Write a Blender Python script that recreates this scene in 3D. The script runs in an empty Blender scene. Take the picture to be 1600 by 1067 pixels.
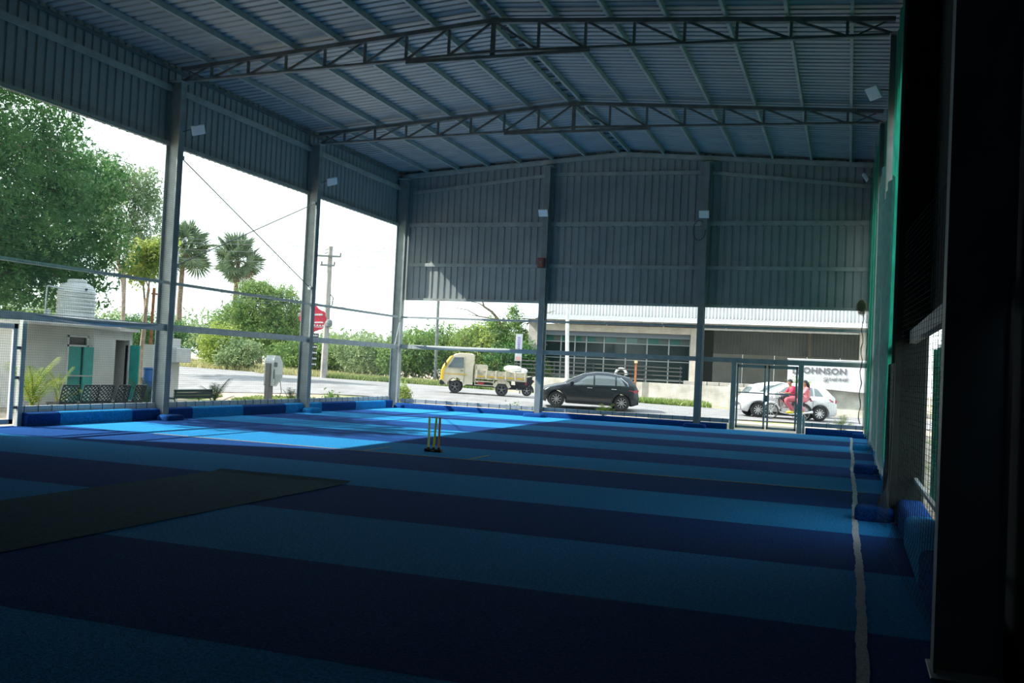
import bpy, math, random
import numpy as np
from mathutils import Vector, Matrix

# ------------------------------------------------------------------ camera, sky, sun, exposure
SC = bpy.context.scene
COL = SC.collection
random.seed(7)

def make_camera():
    yaw, pitch, roll = -0.339745, 0.027285, 0.047839
    fw = Vector((math.sin(yaw)*math.cos(pitch), math.cos(yaw)*math.cos(pitch), math.sin(pitch)))
    r = Vector((math.cos(yaw), -math.sin(yaw), 0.0))
    u = r.cross(fw)
    r2 = r*math.cos(roll) + u*math.sin(roll)
    u2 = u*math.cos(roll) - r*math.sin(roll)
    m = Matrix(((r2.x, u2.x, -fw.x, 0), (r2.y, u2.y, -fw.y, 0), (r2.z, u2.z, -fw.z, 1.6553), (0, 0, 0, 1)))
    cd = bpy.data.cameras.new('camera')
    cd.sensor_fit = 'HORIZONTAL'; cd.sensor_width = 36.0
    cd.lens = 36.0*1492.38/1600.0
    cd.clip_start = 0.05; cd.clip_end = 600
    c = bpy.data.objects.new('camera', cd); COL.objects.link(c)
    c.matrix_world = m
    SC.camera = c
make_camera()

SKY_HORIZON = (0.86, 1.0, 0.97); SKY_ZENITH = (0.72, 0.86, 0.97); SKY_STRENGTH = 2.1
SUN_STRENGTH = 10.0; SUN_COLOR = (1.0, 0.95, 0.86); SUN_DIR = Vector((1.06, 0.41, -1.0))

def make_world():
    w = bpy.data.worlds.new('hazy_sky'); SC.world = w; w.use_nodes = True
    nt = w.node_tree; nt.nodes.clear()
    out = nt.nodes.new('ShaderNodeOutputWorld'); bg = nt.nodes.new('ShaderNodeBackground')
    tc = nt.nodes.new('ShaderNodeTexCoord'); sep = nt.nodes.new('ShaderNodeSeparateXYZ')
    rp = nt.nodes.new('ShaderNodeValToRGB')
    rp.color_ramp.elements[0].position = 0.05; rp.color_ramp.elements[0].color = (*SKY_HORIZON, 1)
    rp.color_ramp.elements[1].position = 0.75; rp.color_ramp.elements[1].color = (*SKY_ZENITH, 1)
    nt.links.new(tc.outputs['Generated'], sep.inputs[0]); nt.links.new(sep.outputs['Z'], rp.inputs[0])
    nt.links.new(rp.outputs[0], bg.inputs['Color']); bg.inputs['Strength'].default_value = SKY_STRENGTH
    nt.links.new(bg.outputs[0], out.inputs[0])
make_world()

def make_sun():
    ld = bpy.data.lights.new('sun', 'SUN'); ld.energy = SUN_STRENGTH; ld.color = SUN_COLOR; ld.angle = math.radians(0.6)
    o = bpy.data.objects.new('sun', ld); COL.objects.link(o)
    o.rotation_euler = SUN_DIR.to_track_quat('-Z', 'Y').to_euler(); o.location = (-40, -10, 40)
make_sun()

SC.view_settings.view_transform = 'Standard'; SC.view_settings.look = 'None'
SC.view_settings.gamma = 1.0; SC.view_settings.use_curve_mapping = False
SC.view_settings.exposure = 0.15
SC.cycles.use_denoising = True
SC.cycles.max_bounces = 8; SC.cycles.diffuse_bounces = 5; SC.cycles.transparent_max_bounces = 16
SC.cycles.sample_clamp_indirect = 6.0

# ------------------------------------------------------------------ materials
MATS = {}
def mat(name, col, rough=0.6, metal=0.0, var=0.0, scale=5.0, bump=0.0, bscale=60.0, spec=0.5, transl=0.0, col2=None, stretch=None, emit=None):
    if name in MATS: return MATS[name]
    m = bpy.data.materials.new(name); m.use_nodes = True; MATS[name] = m
    nt = m.node_tree; b = nt.nodes['Principled BSDF']
    b.inputs['Roughness'].default_value = rough; b.inputs['Metallic'].default_value = metal
    b.inputs['Specular IOR Level'].default_value = spec
    b.inputs['Base Color'].default_value = (*col, 1)
    L = nt.links.new
    csock = None
    if var > 0 or col2 is not None or bump > 0:
        tc = nt.nodes.new('ShaderNodeTexCoord')
        mp = nt.nodes.new('ShaderNodeMapping'); L(tc.outputs['Object'], mp.inputs['Vector'])
        if stretch: mp.inputs['Scale'].default_value = stretch
    if var > 0 or col2 is not None:
        n = nt.nodes.new('ShaderNodeTexNoise'); n.inputs['Scale'].default_value = scale; n.inputs['Detail'].default_value = 5
        L(mp.outputs[0], n.inputs['Vector'])
        rp = nt.nodes.new('ShaderNodeValToRGB')
        a = col if col2 is not None else tuple(max(0, c*(1-var)) for c in col)
        c2 = col2 if col2 is not None else tuple(min(1, c*(1+var)) for c in col)
        rp.color_ramp.elements[0].position = 0.36; rp.color_ramp.elements[1].position = 0.64
        rp.color_ramp.elements[0].color = (*a, 1); rp.color_ramp.elements[1].color = (*c2, 1)
        L(n.outputs['Fac'], rp.inputs[0]); L(rp.outputs[0], b.inputs['Base Color']); csock = rp.outputs[0]
    if bump > 0:
        n2 = nt.nodes.new('ShaderNodeTexNoise'); n2.inputs['Scale'].default_value = bscale; n2.inputs['Detail'].default_value = 3
        L(mp.outputs[0], n2.inputs['Vector'])
        bp = nt.nodes.new('ShaderNodeBump'); bp.inputs['Strength'].default_value = bump; bp.inputs['Distance'].default_value = 0.02
        L(n2.outputs['Fac'], bp.inputs['Height']); L(bp.outputs[0], b.inputs['Normal'])
    if transl > 0:
        out = nt.nodes['Material Output']; tr = nt.nodes.new('ShaderNodeBsdfTranslucent'); mx = nt.nodes.new('ShaderNodeMixShader')
        mx.inputs[0].default_value = transl; tr.inputs['Color'].default_value = (*[min(1, c*1.3) for c in col], 1)
        if csock is not None: L(csock, tr.inputs['Color'])
        L(b.outputs[0], mx.inputs[1]); L(tr.outputs[0], mx.inputs[2]); L(mx.outputs[0], out.inputs['Surface'])
    if emit:
        b.inputs['Emission Color'].default_value = (*emit[0], 1); b.inputs['Emission Strength'].default_value = emit[1]
    return m

def glassmat(name, col, rough=0.05, alpha=0.35):
    if name in MATS: return MATS[name]
    m = bpy.data.materials.new(name); m.use_nodes = True; MATS[name] = m
    nt = m.node_tree; b = nt.nodes['Principled BSDF']; out = nt.nodes['Material Output']
    b.inputs['Base Color'].default_value = (*col, 1); b.inputs['Roughness'].default_value = rough
    tr = nt.nodes.new('ShaderNodeBsdfTransparent'); tr.inputs['Color'].default_value = (0.75, 0.85, 0.85, 1)
    mx = nt.nodes.new('ShaderNodeMixShader'); mx.inputs[0].default_value = 1-alpha
    nt.links.new(tr.outputs[0], mx.inputs[2]); nt.links.new(b.outputs[0], mx.inputs[1]); nt.links.new(mx.outputs[0], out.inputs['Surface'])
    return m

COLM = mat('column_paint', (0.29, 0.33, 0.33), 0.5, 0.1, var=0.12, scale=3)
STEEL = mat('painted_steel', (0.43, 0.47, 0.455), 0.5, 0.1, var=0.12, scale=3)
STEEL_D = mat('truss_steel', (0.16, 0.18, 0.18), 0.55, 0.1, var=0.2, scale=4)
GALV = mat('galvanised_pipe', (0.48, 0.53, 0.55), 0.4, 0.25, var=0.12, scale=6)
SHEET = mat('cladding_sheet_metal', (0.36, 0.40, 0.41), 0.45, 0.15, var=0.08, scale=1.2)
ROOFM = mat('roof_sheet_metal', (0.38, 0.43, 0.47), 0.42, 0.2, var=0.10, scale=1.0)
TURF_L = mat('turf_light_blue', (0.026, 0.275, 0.62), 0.95, 0, var=0.30, scale=38, bump=1.0, bscale=70, spec=0.06)
TURF_D = mat('turf_dark_blue', (0.012, 0.070, 0.26), 0.95, 0, var=0.32, scale=38, bump=1.0, bscale=70, spec=0.06)
PITCH = mat('pitch_mat', (0.050, 0.115, 0.155), 0.95, 0, var=0.15, scale=20, bump=0.3, bscale=300, spec=0.05)
WHITE_P = mat('white_paint', (0.64, 0.67, 0.68), 0.55, 0, var=0.08, scale=4)
WHITE_T = mat('white_line_turf', (0.60, 0.64, 0.68), 0.95, 0, var=0.25, scale=60, bump=0.8, bscale=200)
YELLOW_L = mat('crease_yellow', (0.50, 0.42, 0.14), 0.9)
ROPE = mat('net_cord', (0.045, 0.06, 0.06), 0.8)
CORD_G = mat('net_cord_green', (0.025, 0.15, 0.11), 0.8)
CORD_G2 = mat('net_cord_bright_green', (0.04, 0.30, 0.22), 0.8)
CORD_L = mat('net_cord_left', (0.10, 0.13, 0.13), 0.8)
CORD_W = mat('net_cord_pale', (0.45, 0.50, 0.52), 0.8)
BLACKP = mat('black_plastic', (0.012, 0.014, 0.015), 0.45)
RUBBER = mat('tyre_rubber', (0.03, 0.03, 0.032), 0.85)
GREENCLOTH = mat('green_net_cloth', (0.025, 0.30, 0.21), 0.85, 0, var=0.2, scale=3, transl=0.5)
PALECLOTH = mat('pale_net_cloth', (0.36, 0.43, 0.46), 0.9, 0, var=0.12, scale=6, transl=0.35)
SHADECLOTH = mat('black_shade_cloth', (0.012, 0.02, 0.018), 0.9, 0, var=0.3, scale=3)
CONC = mat('weathered_concrete', (0.34, 0.325, 0.30), 0.9, 0, var=0.2, scale=2, bump=0.3, bscale=30)
RUST = mat('rusty_steel', (0.30, 0.12, 0.05), 0.9, 0, var=0.3, scale=6)

# ------------------------------------------------------------------ mesh helpers
class MB:
    def __init__(s): s.v = []; s.f = []
    def add(s, vs, fs):
        o = len(s.v); s.v += [tuple(p) for p in vs]; s.f += [tuple(i+o for i in f) for f in fs]; return s
    def box(s, lo, hi):
        x0, y0, z0 = lo; x1, y1, z1 = hi
        return s.add([(x0,y0,z0),(x1,y0,z0),(x1,y1,z0),(x0,y1,z0),(x0,y0,z1),(x1,y0,z1),(x1,y1,z1),(x0,y1,z1)],
                     [(0,3,2,1),(4,5,6,7),(0,1,5,4),(1,2,6,5),(2,3,7,6),(3,0,4,7)])
    def bbox(s, lo, hi, b=0.01):       # box with chamfered edges along its longest axis and ends
        lo = list(lo); hi = list(hi); d = [hi[i]-lo[i] for i in range(3)]; a = d.index(max(d)); p, q = [(1,2),(2,0),(0,1)][a]
        b = min(b, d[p]*.4, d[q]*.4)
        prof = [(lo[p]+b,lo[q]),(hi[p]-b,lo[q]),(hi[p],lo[q]+b),(hi[p],hi[q]-b),(hi[p]-b,hi[q]),(lo[p]+b,hi[q]),(lo[p],hi[q]-b),(lo[p],lo[q]+b)]
        vs = []
        for e in (lo[a], hi[a]):
            for (u, w) in prof:
                c = [0,0,0]; c[a] = e; c[p] = u; c[q] = w; vs.append(tuple(c))
        n = 8
        return s.add(vs, [(i,(i+1)%n,(i+1)%n+n,i+n) for i in range(n)] + [tuple(range(n-1,-1,-1)), tuple(range(n,2*n))])
    def bar(s, p0, p1, w, h, up=(0,0,1)):
        p0 = Vector(p0); p1 = Vector(p1); d = (p1-p0).normalized(); up = Vector(up)
        if abs(d.dot(up)) > 0.98: up = Vector((0,1,0))
        sd = d.cross(up).normalized(); uu = sd.cross(d).normalized()
        vs = []
        for p in (p0, p1):
            for (a, b) in ((-1,-1),(1,-1),(1,1),(-1,1)): vs.append(p + sd*(a*w/2) + uu*(b*h/2))
        return s.add(vs, [(3,2,1,0),(4,5,6,7),(0,1,5,4),(1,2,6,5),(2,3,7,6),(3,0,4,7)])
    def cyl(s, p0, p1, r0, r1=None, n=10, caps=True):
        if r1 is None: r1 = r0
        p0 = Vector(p0); p1 = Vector(p1); d = (p1-p0).normalized()
        a = d.orthogonal().normalized(); b = d.cross(a)
        vs = []
        for p, r in ((p0, r0), (p1, r1)):
            for i in range(n):
                t = 2*math.pi*i/n; vs.append(p + a*(r*math.cos(t)) + b*(r*math.sin(t)))
        fs = [(i,(i+1)%n,(i+1)%n+n,i+n) for i in range(n)]
        if caps: fs += [tuple(range(n-1,-1,-1)), tuple(range(n,2*n))]
        return s.add(vs, fs)
    def tube(s, pts, r, n=6):
        pts = [Vector(p) for p in pts]; m = len(pts)
        rs = r if isinstance(r, (list, tuple)) else [r]*m
        vs = []; a = None
        for i, p in enumerate(pts):
            d = (pts[min(i+1,m-1)]-pts[max(i-1,0)]).normalized()
            if a is None: a = d.orthogonal().normalized()
            a = (a - d*a.dot(d));  a = a.normalized() if a.length > 1e-6 else d.orthogonal().normalized()
            b = d.cross(a)
            for k in range(n):
                t = 2*math.pi*k/n; vs.append(p + a*(rs[i]*math.cos(t)) + b*(rs[i]*math.sin(t)))
        fs = [(i*n+k, i*n+(k+1)%n, (i+1)*n+(k+1)%n, (i+1)*n+k) for i in range(m-1) for k in range(n)]
        fs += [tuple(range(n-1,-1,-1)), tuple(range((m-1)*n, m*n))]
        return s.add(vs, fs)
    def lathe(s, prof, n=20, c=(0,0,0), axis='z', caps=True):
        vs = []; m = len(prof)
        for (r, z) in prof:
            for i in range(n):
                t = 2*math.pi*i/n; x, y = r*math.cos(t), r*math.sin(t)
                p = (x, y, z) if axis == 'z' else ((x, z, y) if axis == 'y' else (z, x, y))
                vs.append((p[0]+c[0], p[1]+c[1], p[2]+c[2]))
        fs = [(i*n+k, i*n+(k+1)%n, (i+1)*n+(k+1)%n, (i+1)*n+k) for i in range(m-1) for k in range(n)]
        if caps: fs += [tuple(range(n-1,-1,-1)), tuple(range((m-1)*n, m*n))]
        return s.add(vs, fs)
    def prism(s, poly, axis, a, b):    # poly of 2d points extruded along axis from a to b
        p, q = {0:(1,2), 1:(0,2), 2:(0,1)}[axis]; n = len(poly); vs = []
        for e in (a, b):
            for (u, w) in poly:
                c = [0,0,0]; c[axis] = e; c[p] = u; c[q] = w; vs.append(tuple(c))
        return s.add(vs, [(i,(i+1)%n,(i+1)%n+n,i+n) for i in range(n)] + [tuple(range(n-1,-1,-1)), tuple(range(n,2*n))])
    def grid(s, fn, nu, nv):           # fn(u,v) -> point, open sheet
        vs = [fn(i/nu, j/nv) for j in range(nv+1) for i in range(nu+1)]
        return s.add(vs, [(j*(nu+1)+i, j*(nu+1)+i+1, (j+1)*(nu+1)+i+1, (j+1)*(nu+1)+i) for j in range(nv) for i in range(nu)])
    def mesh(s, name, m, smooth=False):
        me = bpy.data.meshes.new(name); me.from_pydata([tuple(p) for p in s.v], [], s.f); me.update()
        if m: me.materials.append(m)
        if smooth: me.shade_smooth()
        return me
    def build(s, name, m, parent=None, world=True, smooth=False):
        if parent is not None and world:
            l = parent.location; s.v = [(p[0]-l[0], p[1]-l[1], p[2]-l[2]) for p in s.v]
        return link(name, s.mesh(name, m, smooth), parent)

def link(name, me, parent=None, loc=(0,0,0), rot=(0,0,0), sc=None):
    o = bpy.data.objects.new(name, me); COL.objects.link(o); o.parent = parent; o.location = loc; o.rotation_euler = rot
    if sc: o.scale = sc
    return o
def thing(name, label, cat, loc=(0,0,0), rot=(0,0,0), group=None):
    o = bpy.data.objects.new(name, None); COL.objects.link(o); o.location = loc; o.rotation_euler = rot
    o.empty_display_size = 0.1
    return tag(o, label, cat, group)
def tag(o, label, cat, group=None, kind=None):
    o['label'] = label; o['category'] = cat
    if group: o['group'] = group
    if kind: o['kind'] = kind
    return o
def struct(name, loc=(0,0,0), label=None):
    o = bpy.data.objects.new(name, None); COL.objects.link(o); o.location = loc; o['kind'] = 'structure'
    if label: o['label'] = label
    return o
def copy_tree(o, parent=None):
    c = o.copy(); COL.objects.link(c); c.parent = parent
    for ch in list(o.children): copy_tree(ch, c)
    return c
def npmesh(name, v, f, m):             # fast mesh from numpy quads or triangles
    me = bpy.data.meshes.new(name); n = f.shape[1]
    me.vertices.add(len(v)); me.vertices.foreach_set('co', np.asarray(v, np.float32).ravel())
    me.loops.add(f.size); me.loops.foreach_set('vertex_index', f.astype(np.int32).ravel())
    me.polygons.add(len(f)); me.polygons.foreach_set('loop_start', np.arange(0, f.size, n, dtype=np.int32))
    me.polygons.foreach_set('loop_total', np.full(len(f), n, np.int32))
    me.update(); me.validate()
    if m: me.materials.append(m)
    return me

# ------------------------------------------------------------------ measured layout (metres)
XL, XR = -15.70, 0.70          # column lines of the side walls
YB = 31.95                     # back wall
BAYS = [6.17, 12.62, 19.06, 25.51]
RIDGE = -7.5
def ztop(x): return 9.12 - abs(x-RIDGE)*0.0725       # centre line of truss top chord
EAVE, LCLAD, BCLAD = 8.60, 6.68, 3.96

def gz(x, y):                  # height of the ground outside
    t = min(1, max(0, (y-33)/7)); t = t*t*(3-2*t)
    return -0.08 + t*(0.08 + 0.022*min(45, max(0, -x-0.5)))

# ------------------------------------------------------------------ floor
SD = (Vector((0.943, 0.333, 0)), Vector((-0.333, 0.943, 0)))    # along / across the main road
def road_pt(s, t): p = SD[0]*s + SD[1]*t; return p.x, p.y

def build_floor():
    fl = struct('floor')
    MB().box((-15.9,-4,-0.06),(1.0,31.9,-0.012)).build('slab', CONC, fl)
    bs = [31.46] + [28.88-2.2*k for k in range(0, 16)]
    for k in range(len(bs)-1):
        y1, y0 = bs[k], max(bs[k+1], -4.0)
        if y1 <= -3.9: break
        light = (k % 2 == 0)
        MB().box((-15.88, y0, -0.012), (0.98, y1, 0.0 if light else 0.001)).build('turf_stripe', TURF_L if light else TURF_D, fl)
    # grey pitch strip with a lifted front edge
    def pf(u, v): return (-8.34+2.1*u, 1.5+9.97*v, 0.010 + (0.022*max(0, (v-0.985)/0.015)))
    o = MB().grid(pf, 4, 60).build('pitch_mat', PITCH, None)
    tag(o, 'dark grey cricket pitch mat laid across the blue turf', 'pitch mat')
    # painted lines
    cr = thing('crease_marking', 'thin yellow crease line with two short return lines around the stumps', 'crease line', (-7.3, 15.66, 0))
    MB().box((-13.0,15.645,0.0),(0.3,15.675,0.006)).build('popping_crease', YELLOW_L, cr)
    for x in (-8.34,-6.26): MB().box((x-0.015,15.675,0.0),(x+0.015,16.75,0.006)).build('return_crease', YELLOW_L, cr)
    rnd = random.Random(3); vs = []; ys = [1.0+0.1*i for i in range(303)]
    for i, y in enumerate(ys):
        if y > 31.2: break
        wv = 0.010*math.sin(y*0.9)+0.004*math.sin(y*5.3+1)
        w = 0.034+rnd.uniform(-0.005, 0.005)
        vs += [(0.146+wv-w, y, 0.006), (0.146+wv+w, y, 0.006)]
    n = len(vs)//2
    o = MB().add(vs, [(2*i,2*i+1,2*i+3,2*i+2) for i in range(n-1)]).build('boundary_line', WHITE_T, None)
    tag(o, 'wavy white boundary line running along the green nets', 'boundary line')
build_floor()

# outside ground and road
def build_ground():
    xs = np.arange(-130, 71, 2.0); ys = np.arange(-20, 181, 2.0)
    vs = [(x, y, gz(x, y)) for y in ys for x in xs]; nx = len(xs)
    fs = np.array([(j*nx+i, j*nx+i+1, (j+1)*nx+i+1, (j+1)*nx+i) for j in range(len(ys)-1) for i in range(nx-1)])
    m = bpy.data.materials.new('sandy_ground'); m.use_nodes = True; nt = m.node_tree; b = nt.nodes['Principled BSDF']; b.inputs['Roughness'].default_value = 0.95
    L = nt.links.new; tc = nt.nodes.new('ShaderNodeTexCoord')
    n1 = nt.nodes.new('ShaderNodeTexNoise'); n1.inputs['Scale'].default_value = 0.35; n1.inputs['Detail'].default_value = 8
    n2 = nt.nodes.new('ShaderNodeTexNoise'); n2.inputs['Scale'].default_value = 3.0; n2.inputs['Detail'].default_value = 8
    L(tc.outputs['Object'], n1.inputs['Vector']); L(tc.outputs['Object'], n2.inputs['Vector'])
    r1 = nt.nodes.new('ShaderNodeValToRGB'); r1.color_ramp.elements[0].color = (0.30,0.23,0.165,1); r1.color_ramp.elements[1].color = (0.48,0.41,0.32,1)
    r1.color_ramp.elements[0].position = 0.3; r1.color_ramp.elements[1].position = 0.7
    L(n2.outputs['Fac'], r1.inputs[0])
    r2 = nt.nodes.new('ShaderNodeValToRGB'); r2.color_ramp.elements[0].position = 0.52; r2.color_ramp.elements[1].position = 0.62
    L(n1.outputs['Fac'], r2.inputs[0])
    mx = nt.nodes.new('ShaderNodeMixRGB'); mx.inputs['Color2'].default_value = (0.20,0.22,0.09,1)
    L(r2.outputs[0], mx.inputs['Fac']); L(r1.outputs[0], mx.inputs['Color1']); L(mx.outputs[0], b.inputs['Base Color'])
    o = link('ground', npmesh('ground', vs, fs, m)); o['kind'] = 'structure'
    ASPH = mat('asphalt', (0.22,0.22,0.22), 0.9, 0, var=0.14, scale=1.2, bump=0.2, bscale=80)
    def pl(s, pts):
        for (a, b), (c, d) in zip(pts, pts[1:]):
            if s <= c: return b+(d-b)*max(0, (s-a)/(c-a))
        return pts[-1][1]
    near = lambda s: pl(s, [(-75,44),(-30,41),(-6.7,40.8),(-0.4,38),(1.7,36.9),(40,37)])
    far = lambda s: pl(s, [(-75,60),(-18,54.5),(-4,52),(7,46.4),(40,46)])
    def rf(u, v):
        s = -75+115*u; t = near(s) + (far(s)-near(s))*v; x, y = road_pt(s, t); return (x, y, gz(x, y)+0.035)
    o = MB().grid(rf, 80, 8).build('road', ASPH, None); o['kind'] = 'structure'
build_ground()

# ------------------------------------------------------------------ cladding and roof
def rib_profile(n=5, pitch=0.2, h=0.032):
    p = []
    for k in range(n):
        o = k*pitch
        p += [(o, 0), (o+0.64*pitch, 0), (o+0.72*pitch, h), (o+0.92*pitch, h)]
    p.append((n*pitch, 0)); return p
PROF = rib_profile(4, 0.25, 0.036)

def sheet_mesh(name, m, length):       # ribs along local z, width along local x, outward +y
    vs = [(a, b, 0) for a, b in PROF] + [(a, b, length) for a, b in PROF]; n = len(PROF)
    return MB().add(vs, [(i,i+1,i+1+n,i+n) for i in range(n-1)]).mesh(name, m)

def zgirt(mb, p0, p1, w=0.06, h=0.15): mb.bar(p0, p1, w, h)

def build_walls():
    wl = struct('wall_left')
    me = sheet_mesh('cladding_sheet', SHEET, EAVE+0.12-LCLAD)
    me_full = sheet_mesh('cladding_sheet_full', SHEET, EAVE+0.12)
    for i in range(36):
        y = -4+i*1.0
        if y > 31: break
        full = y+1.0 <= 12.7
        # local +y is outward: world -x
        link('cladding_sheet', me_full if full else me, wl, (-15.93, y, -0.05 if full else LCLAD), (0, 0, math.pi/2))
    for (z, hh) in ((8.08, 0.15), (LCLAD+0.05, 0.10)):
        MB().bar((-15.87,-4,z),(-15.87,31.9,z),0.06,hh).build('girt', STEEL, wl)
    MB().bar((-15.87,-4,8.56),(-15.87,31.9,8.56),0.06,0.08).build('eave_strut', STEEL_D, wl)
    MB().box((-15.84,-4,0.0),(-15.83,12.5,LCLAD+0.3)).build('added_dark_lining', SHADECLOTH, wl)  # added black sheet, soaks up bounce so the near floor stays dark
    for z in (1.2, 3.3, 5.2): MB().bar((-15.80,-4,z),(-15.80,12.5,z),0.05,0.12).build('girt', STEEL, wl)
    # right side
    wr = struct('wall_right')
    for i in range(36):
        y = -4+i*1.0
        if y > 31: break
        full = y+1.0 <= 5.2
        link('cladding_sheet', me_full if full else me, wr, (0.96, y+1.0, -0.05 if full else LCLAD), (0, 0, -math.pi/2))
    for z in (8.08, LCLAD+0.05): MB().bar((0.90,-4,z),(0.90,31.9,z),0.06,0.12).build('girt', STEEL, wr)
    # back wall with gable top
    wb = struct('wall_back')
    for i in range(17):
        x0 = -15.95+i*1.0; n = len(PROF); wd = min(1.0, 0.98-x0)
        prof = [(a, b) for a, b in PROF if a <= wd+1e-6]; n = len(prof)
        vs = [(x0+a, YB+b, BCLAD) for a, b in prof] + [(x0+a, YB+b, ztop(x0+a)+0.215) for a, b in prof]
        MB().add(vs, [(k,k+1,k+1+n,k+n) for k in range(n-1)]).build('cladding_sheet', SHEET, wb)
    for z, hh in ((6.74, 0.16), (5.27, 0.12), (BCLAD+0.04, 0.09)):
        MB().bar((-15.5,YB-0.04,z),(0.6,YB-0.04,z),0.06,hh).build('girt', STEEL, wb)
    for a, b in (((-15.4,7.92),(-10.3,8.46)), ((-10.0,8.5),(-4.8,8.46)), ((-4.5,8.44),(0.5,7.88))):
        MB().bar((a[0],YB-0.05,a[1]),(b[0],YB-0.05,b[1]),0.06,0.12).build('girt', STEEL, wb)
    for a, b in ((-15.9,RIDGE),(RIDGE,0.9)):
        MB().bar((a,YB-0.12,ztop(a)),(b,YB-0.12,ztop(b)),0.16,0.14).build('rafter', STEEL, wb)
    # screw-bolt dots under the upper girt
    for k in range(32):
        x = -15.3+k*0.5
        MB().cyl((x,YB-0.09,6.66),(x,YB-0.06,6.66),0.022,n=6).build('bolt', STEEL_D, wb)
    # front wall behind the photographer
    wf = struct('wall_front')
    MB().box((-16,-4.15,-0.05),(1.0,-4.05,9.3)).build('cladding_panel', SHADECLOTH, wf)  # unseen wall given a black colour to cut bounce onto the near floor
    # roof
    rf = struct('ceiling')
    half = 8.75; sl = 0.0725; ang = math.atan(sl)
    mer = sheet_mesh('roof_sheet', ROOFM, half/math.cos(ang))
    for i in range(37):
        y = -4.2+i*1.0
        # left slope: rib direction from ridge to eave; local z->direction, local x -> +y world, local y -> up
        for sgn in (-1, 1):
            d = Vector((sgn*math.cos(ang), 0, -math.sin(ang))); xx = Vector((0, 1, 0)); yy = d.cross(xx)
            if yy.z < 0: xx = -xx; yy = d.cross(xx)
            M = Matrix(((xx.x,yy.x,d.x,RIDGE),(xx.y,yy.y,d.y,y if xx.y > 0 else y+1.0),(xx.z,yy.z,d.z,ztop(RIDGE)+0.185),(0,0,0,1)))
            o = link('roof_sheet', mer, rf); o.matrix_world = M
    px = []
    for s in (-1, 1): px += [RIDGE+s*(0.18+1.19*k) for k in range(7)]
    for x in px: MB().bar((x,-4,ztop(x)+0.115),(x,31.85,ztop(x)+0.115),0.065,0.13).build('purlin', STEEL, rf)
    MB().box((RIDGE-0.3,-4,ztop(RIDGE)+0.225),(RIDGE+0.3,32.1,ztop(RIDGE)+0.235)).build('ridge_flashing', ROOFM, rf)
    # underside closing strip of the ridge gap
    for k in range(60):
        y = -3.5+k*0.6
        if y > 19: MB().bar((RIDGE-0.16,y,ztop(RIDGE)+0.15),(RIDGE+0.16,y,ztop(RIDGE)+0.15),0.03,0.03).build('ridge_batten', STEEL_D, rf)
build_walls()

# ------------------------------------------------------------------ columns, trusses
def hbeam(mb, x, y, z0, z1, along, w=0.2, d=0.36, t=0.018):
    if along == 'x':  # depth along x, flanges face x
        mb.box((x-d/2,y-w/2,z0),(x-d/2+t,y+w/2,z1)); mb.box((x+d/2-t,y-w/2,z0),(x+d/2,y+w/2,z1)); mb.box((x-d/2+t,y-t/2,z0),(x+d/2-t,y+t/2,z1))
    else:
        mb.box((x-w/2,y-d/2,z0),(x+w/2,y-d/2+t,z1)); mb.box((x-w/2,y+d/2-t,z0),(x+w/2,y+d/2,z1)); mb.box((x-t/2,y-d/2+t,z0),(x+t/2,y+d/2-t,z1))
    return mb

def column(x, y, ztp, along, label, pad=None):
    t = thing('steel_column', label, 'column', (x, y, 0), group='steel columns of the shed')
    hbeam(MB(), x, y, 0.012, ztp, along).build('shaft', COLM, t)
    MB().bbox((x-0.2,y-0.2,0.0),(x+0.2,y+0.2,0.014),0.004).build('base_plate', STEEL, t)
    MB().box((x-0.2,y-0.16,ztp),(x+0.2,y+0.16,ztp+0.016)).build('cap_plate', STEEL, t)
    return t
column(XL, 12.62, 8.22, 'x', 'steel column standing at the end of the closed left wall')
column(XL, 19.06, 8.22, 'x', 'steel column beside the bench, holding the nearer visible truss on the left')
column(XL, 25.51, 8.22, 'x', 'steel column in front of the red sign, holding the farther truss')
column(XL, YB-0.25, 8.40, 'x', 'steel corner column where the open left side meets the back wall')
column(-10.12, YB-0.25, 8.72, 'y', 'back wall column beside the dark car, with a red box on it')
column(-4.64, YB-0.25, 8.72, 'y', 'back wall column next to the grey double gate')
column(XR, YB-0.25, 8.40, 'x', 'corner column behind the green nets, by the bird nest')
column(XR, 25.51, 8.22, 'x', 'steel column behind green nets, second bay from the back wall')
column(XR, 19.06, 8.22, 'x', 'steel column behind green nets, carrying the upper floodlight')
column(XR, 12.62, 8.22, 'x', 'dark steel column with a netted footing beside the white line')
column(XR, 6.17, 8.22, 'x', 'nearest black steel column at the dark edge of the picture')

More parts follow.
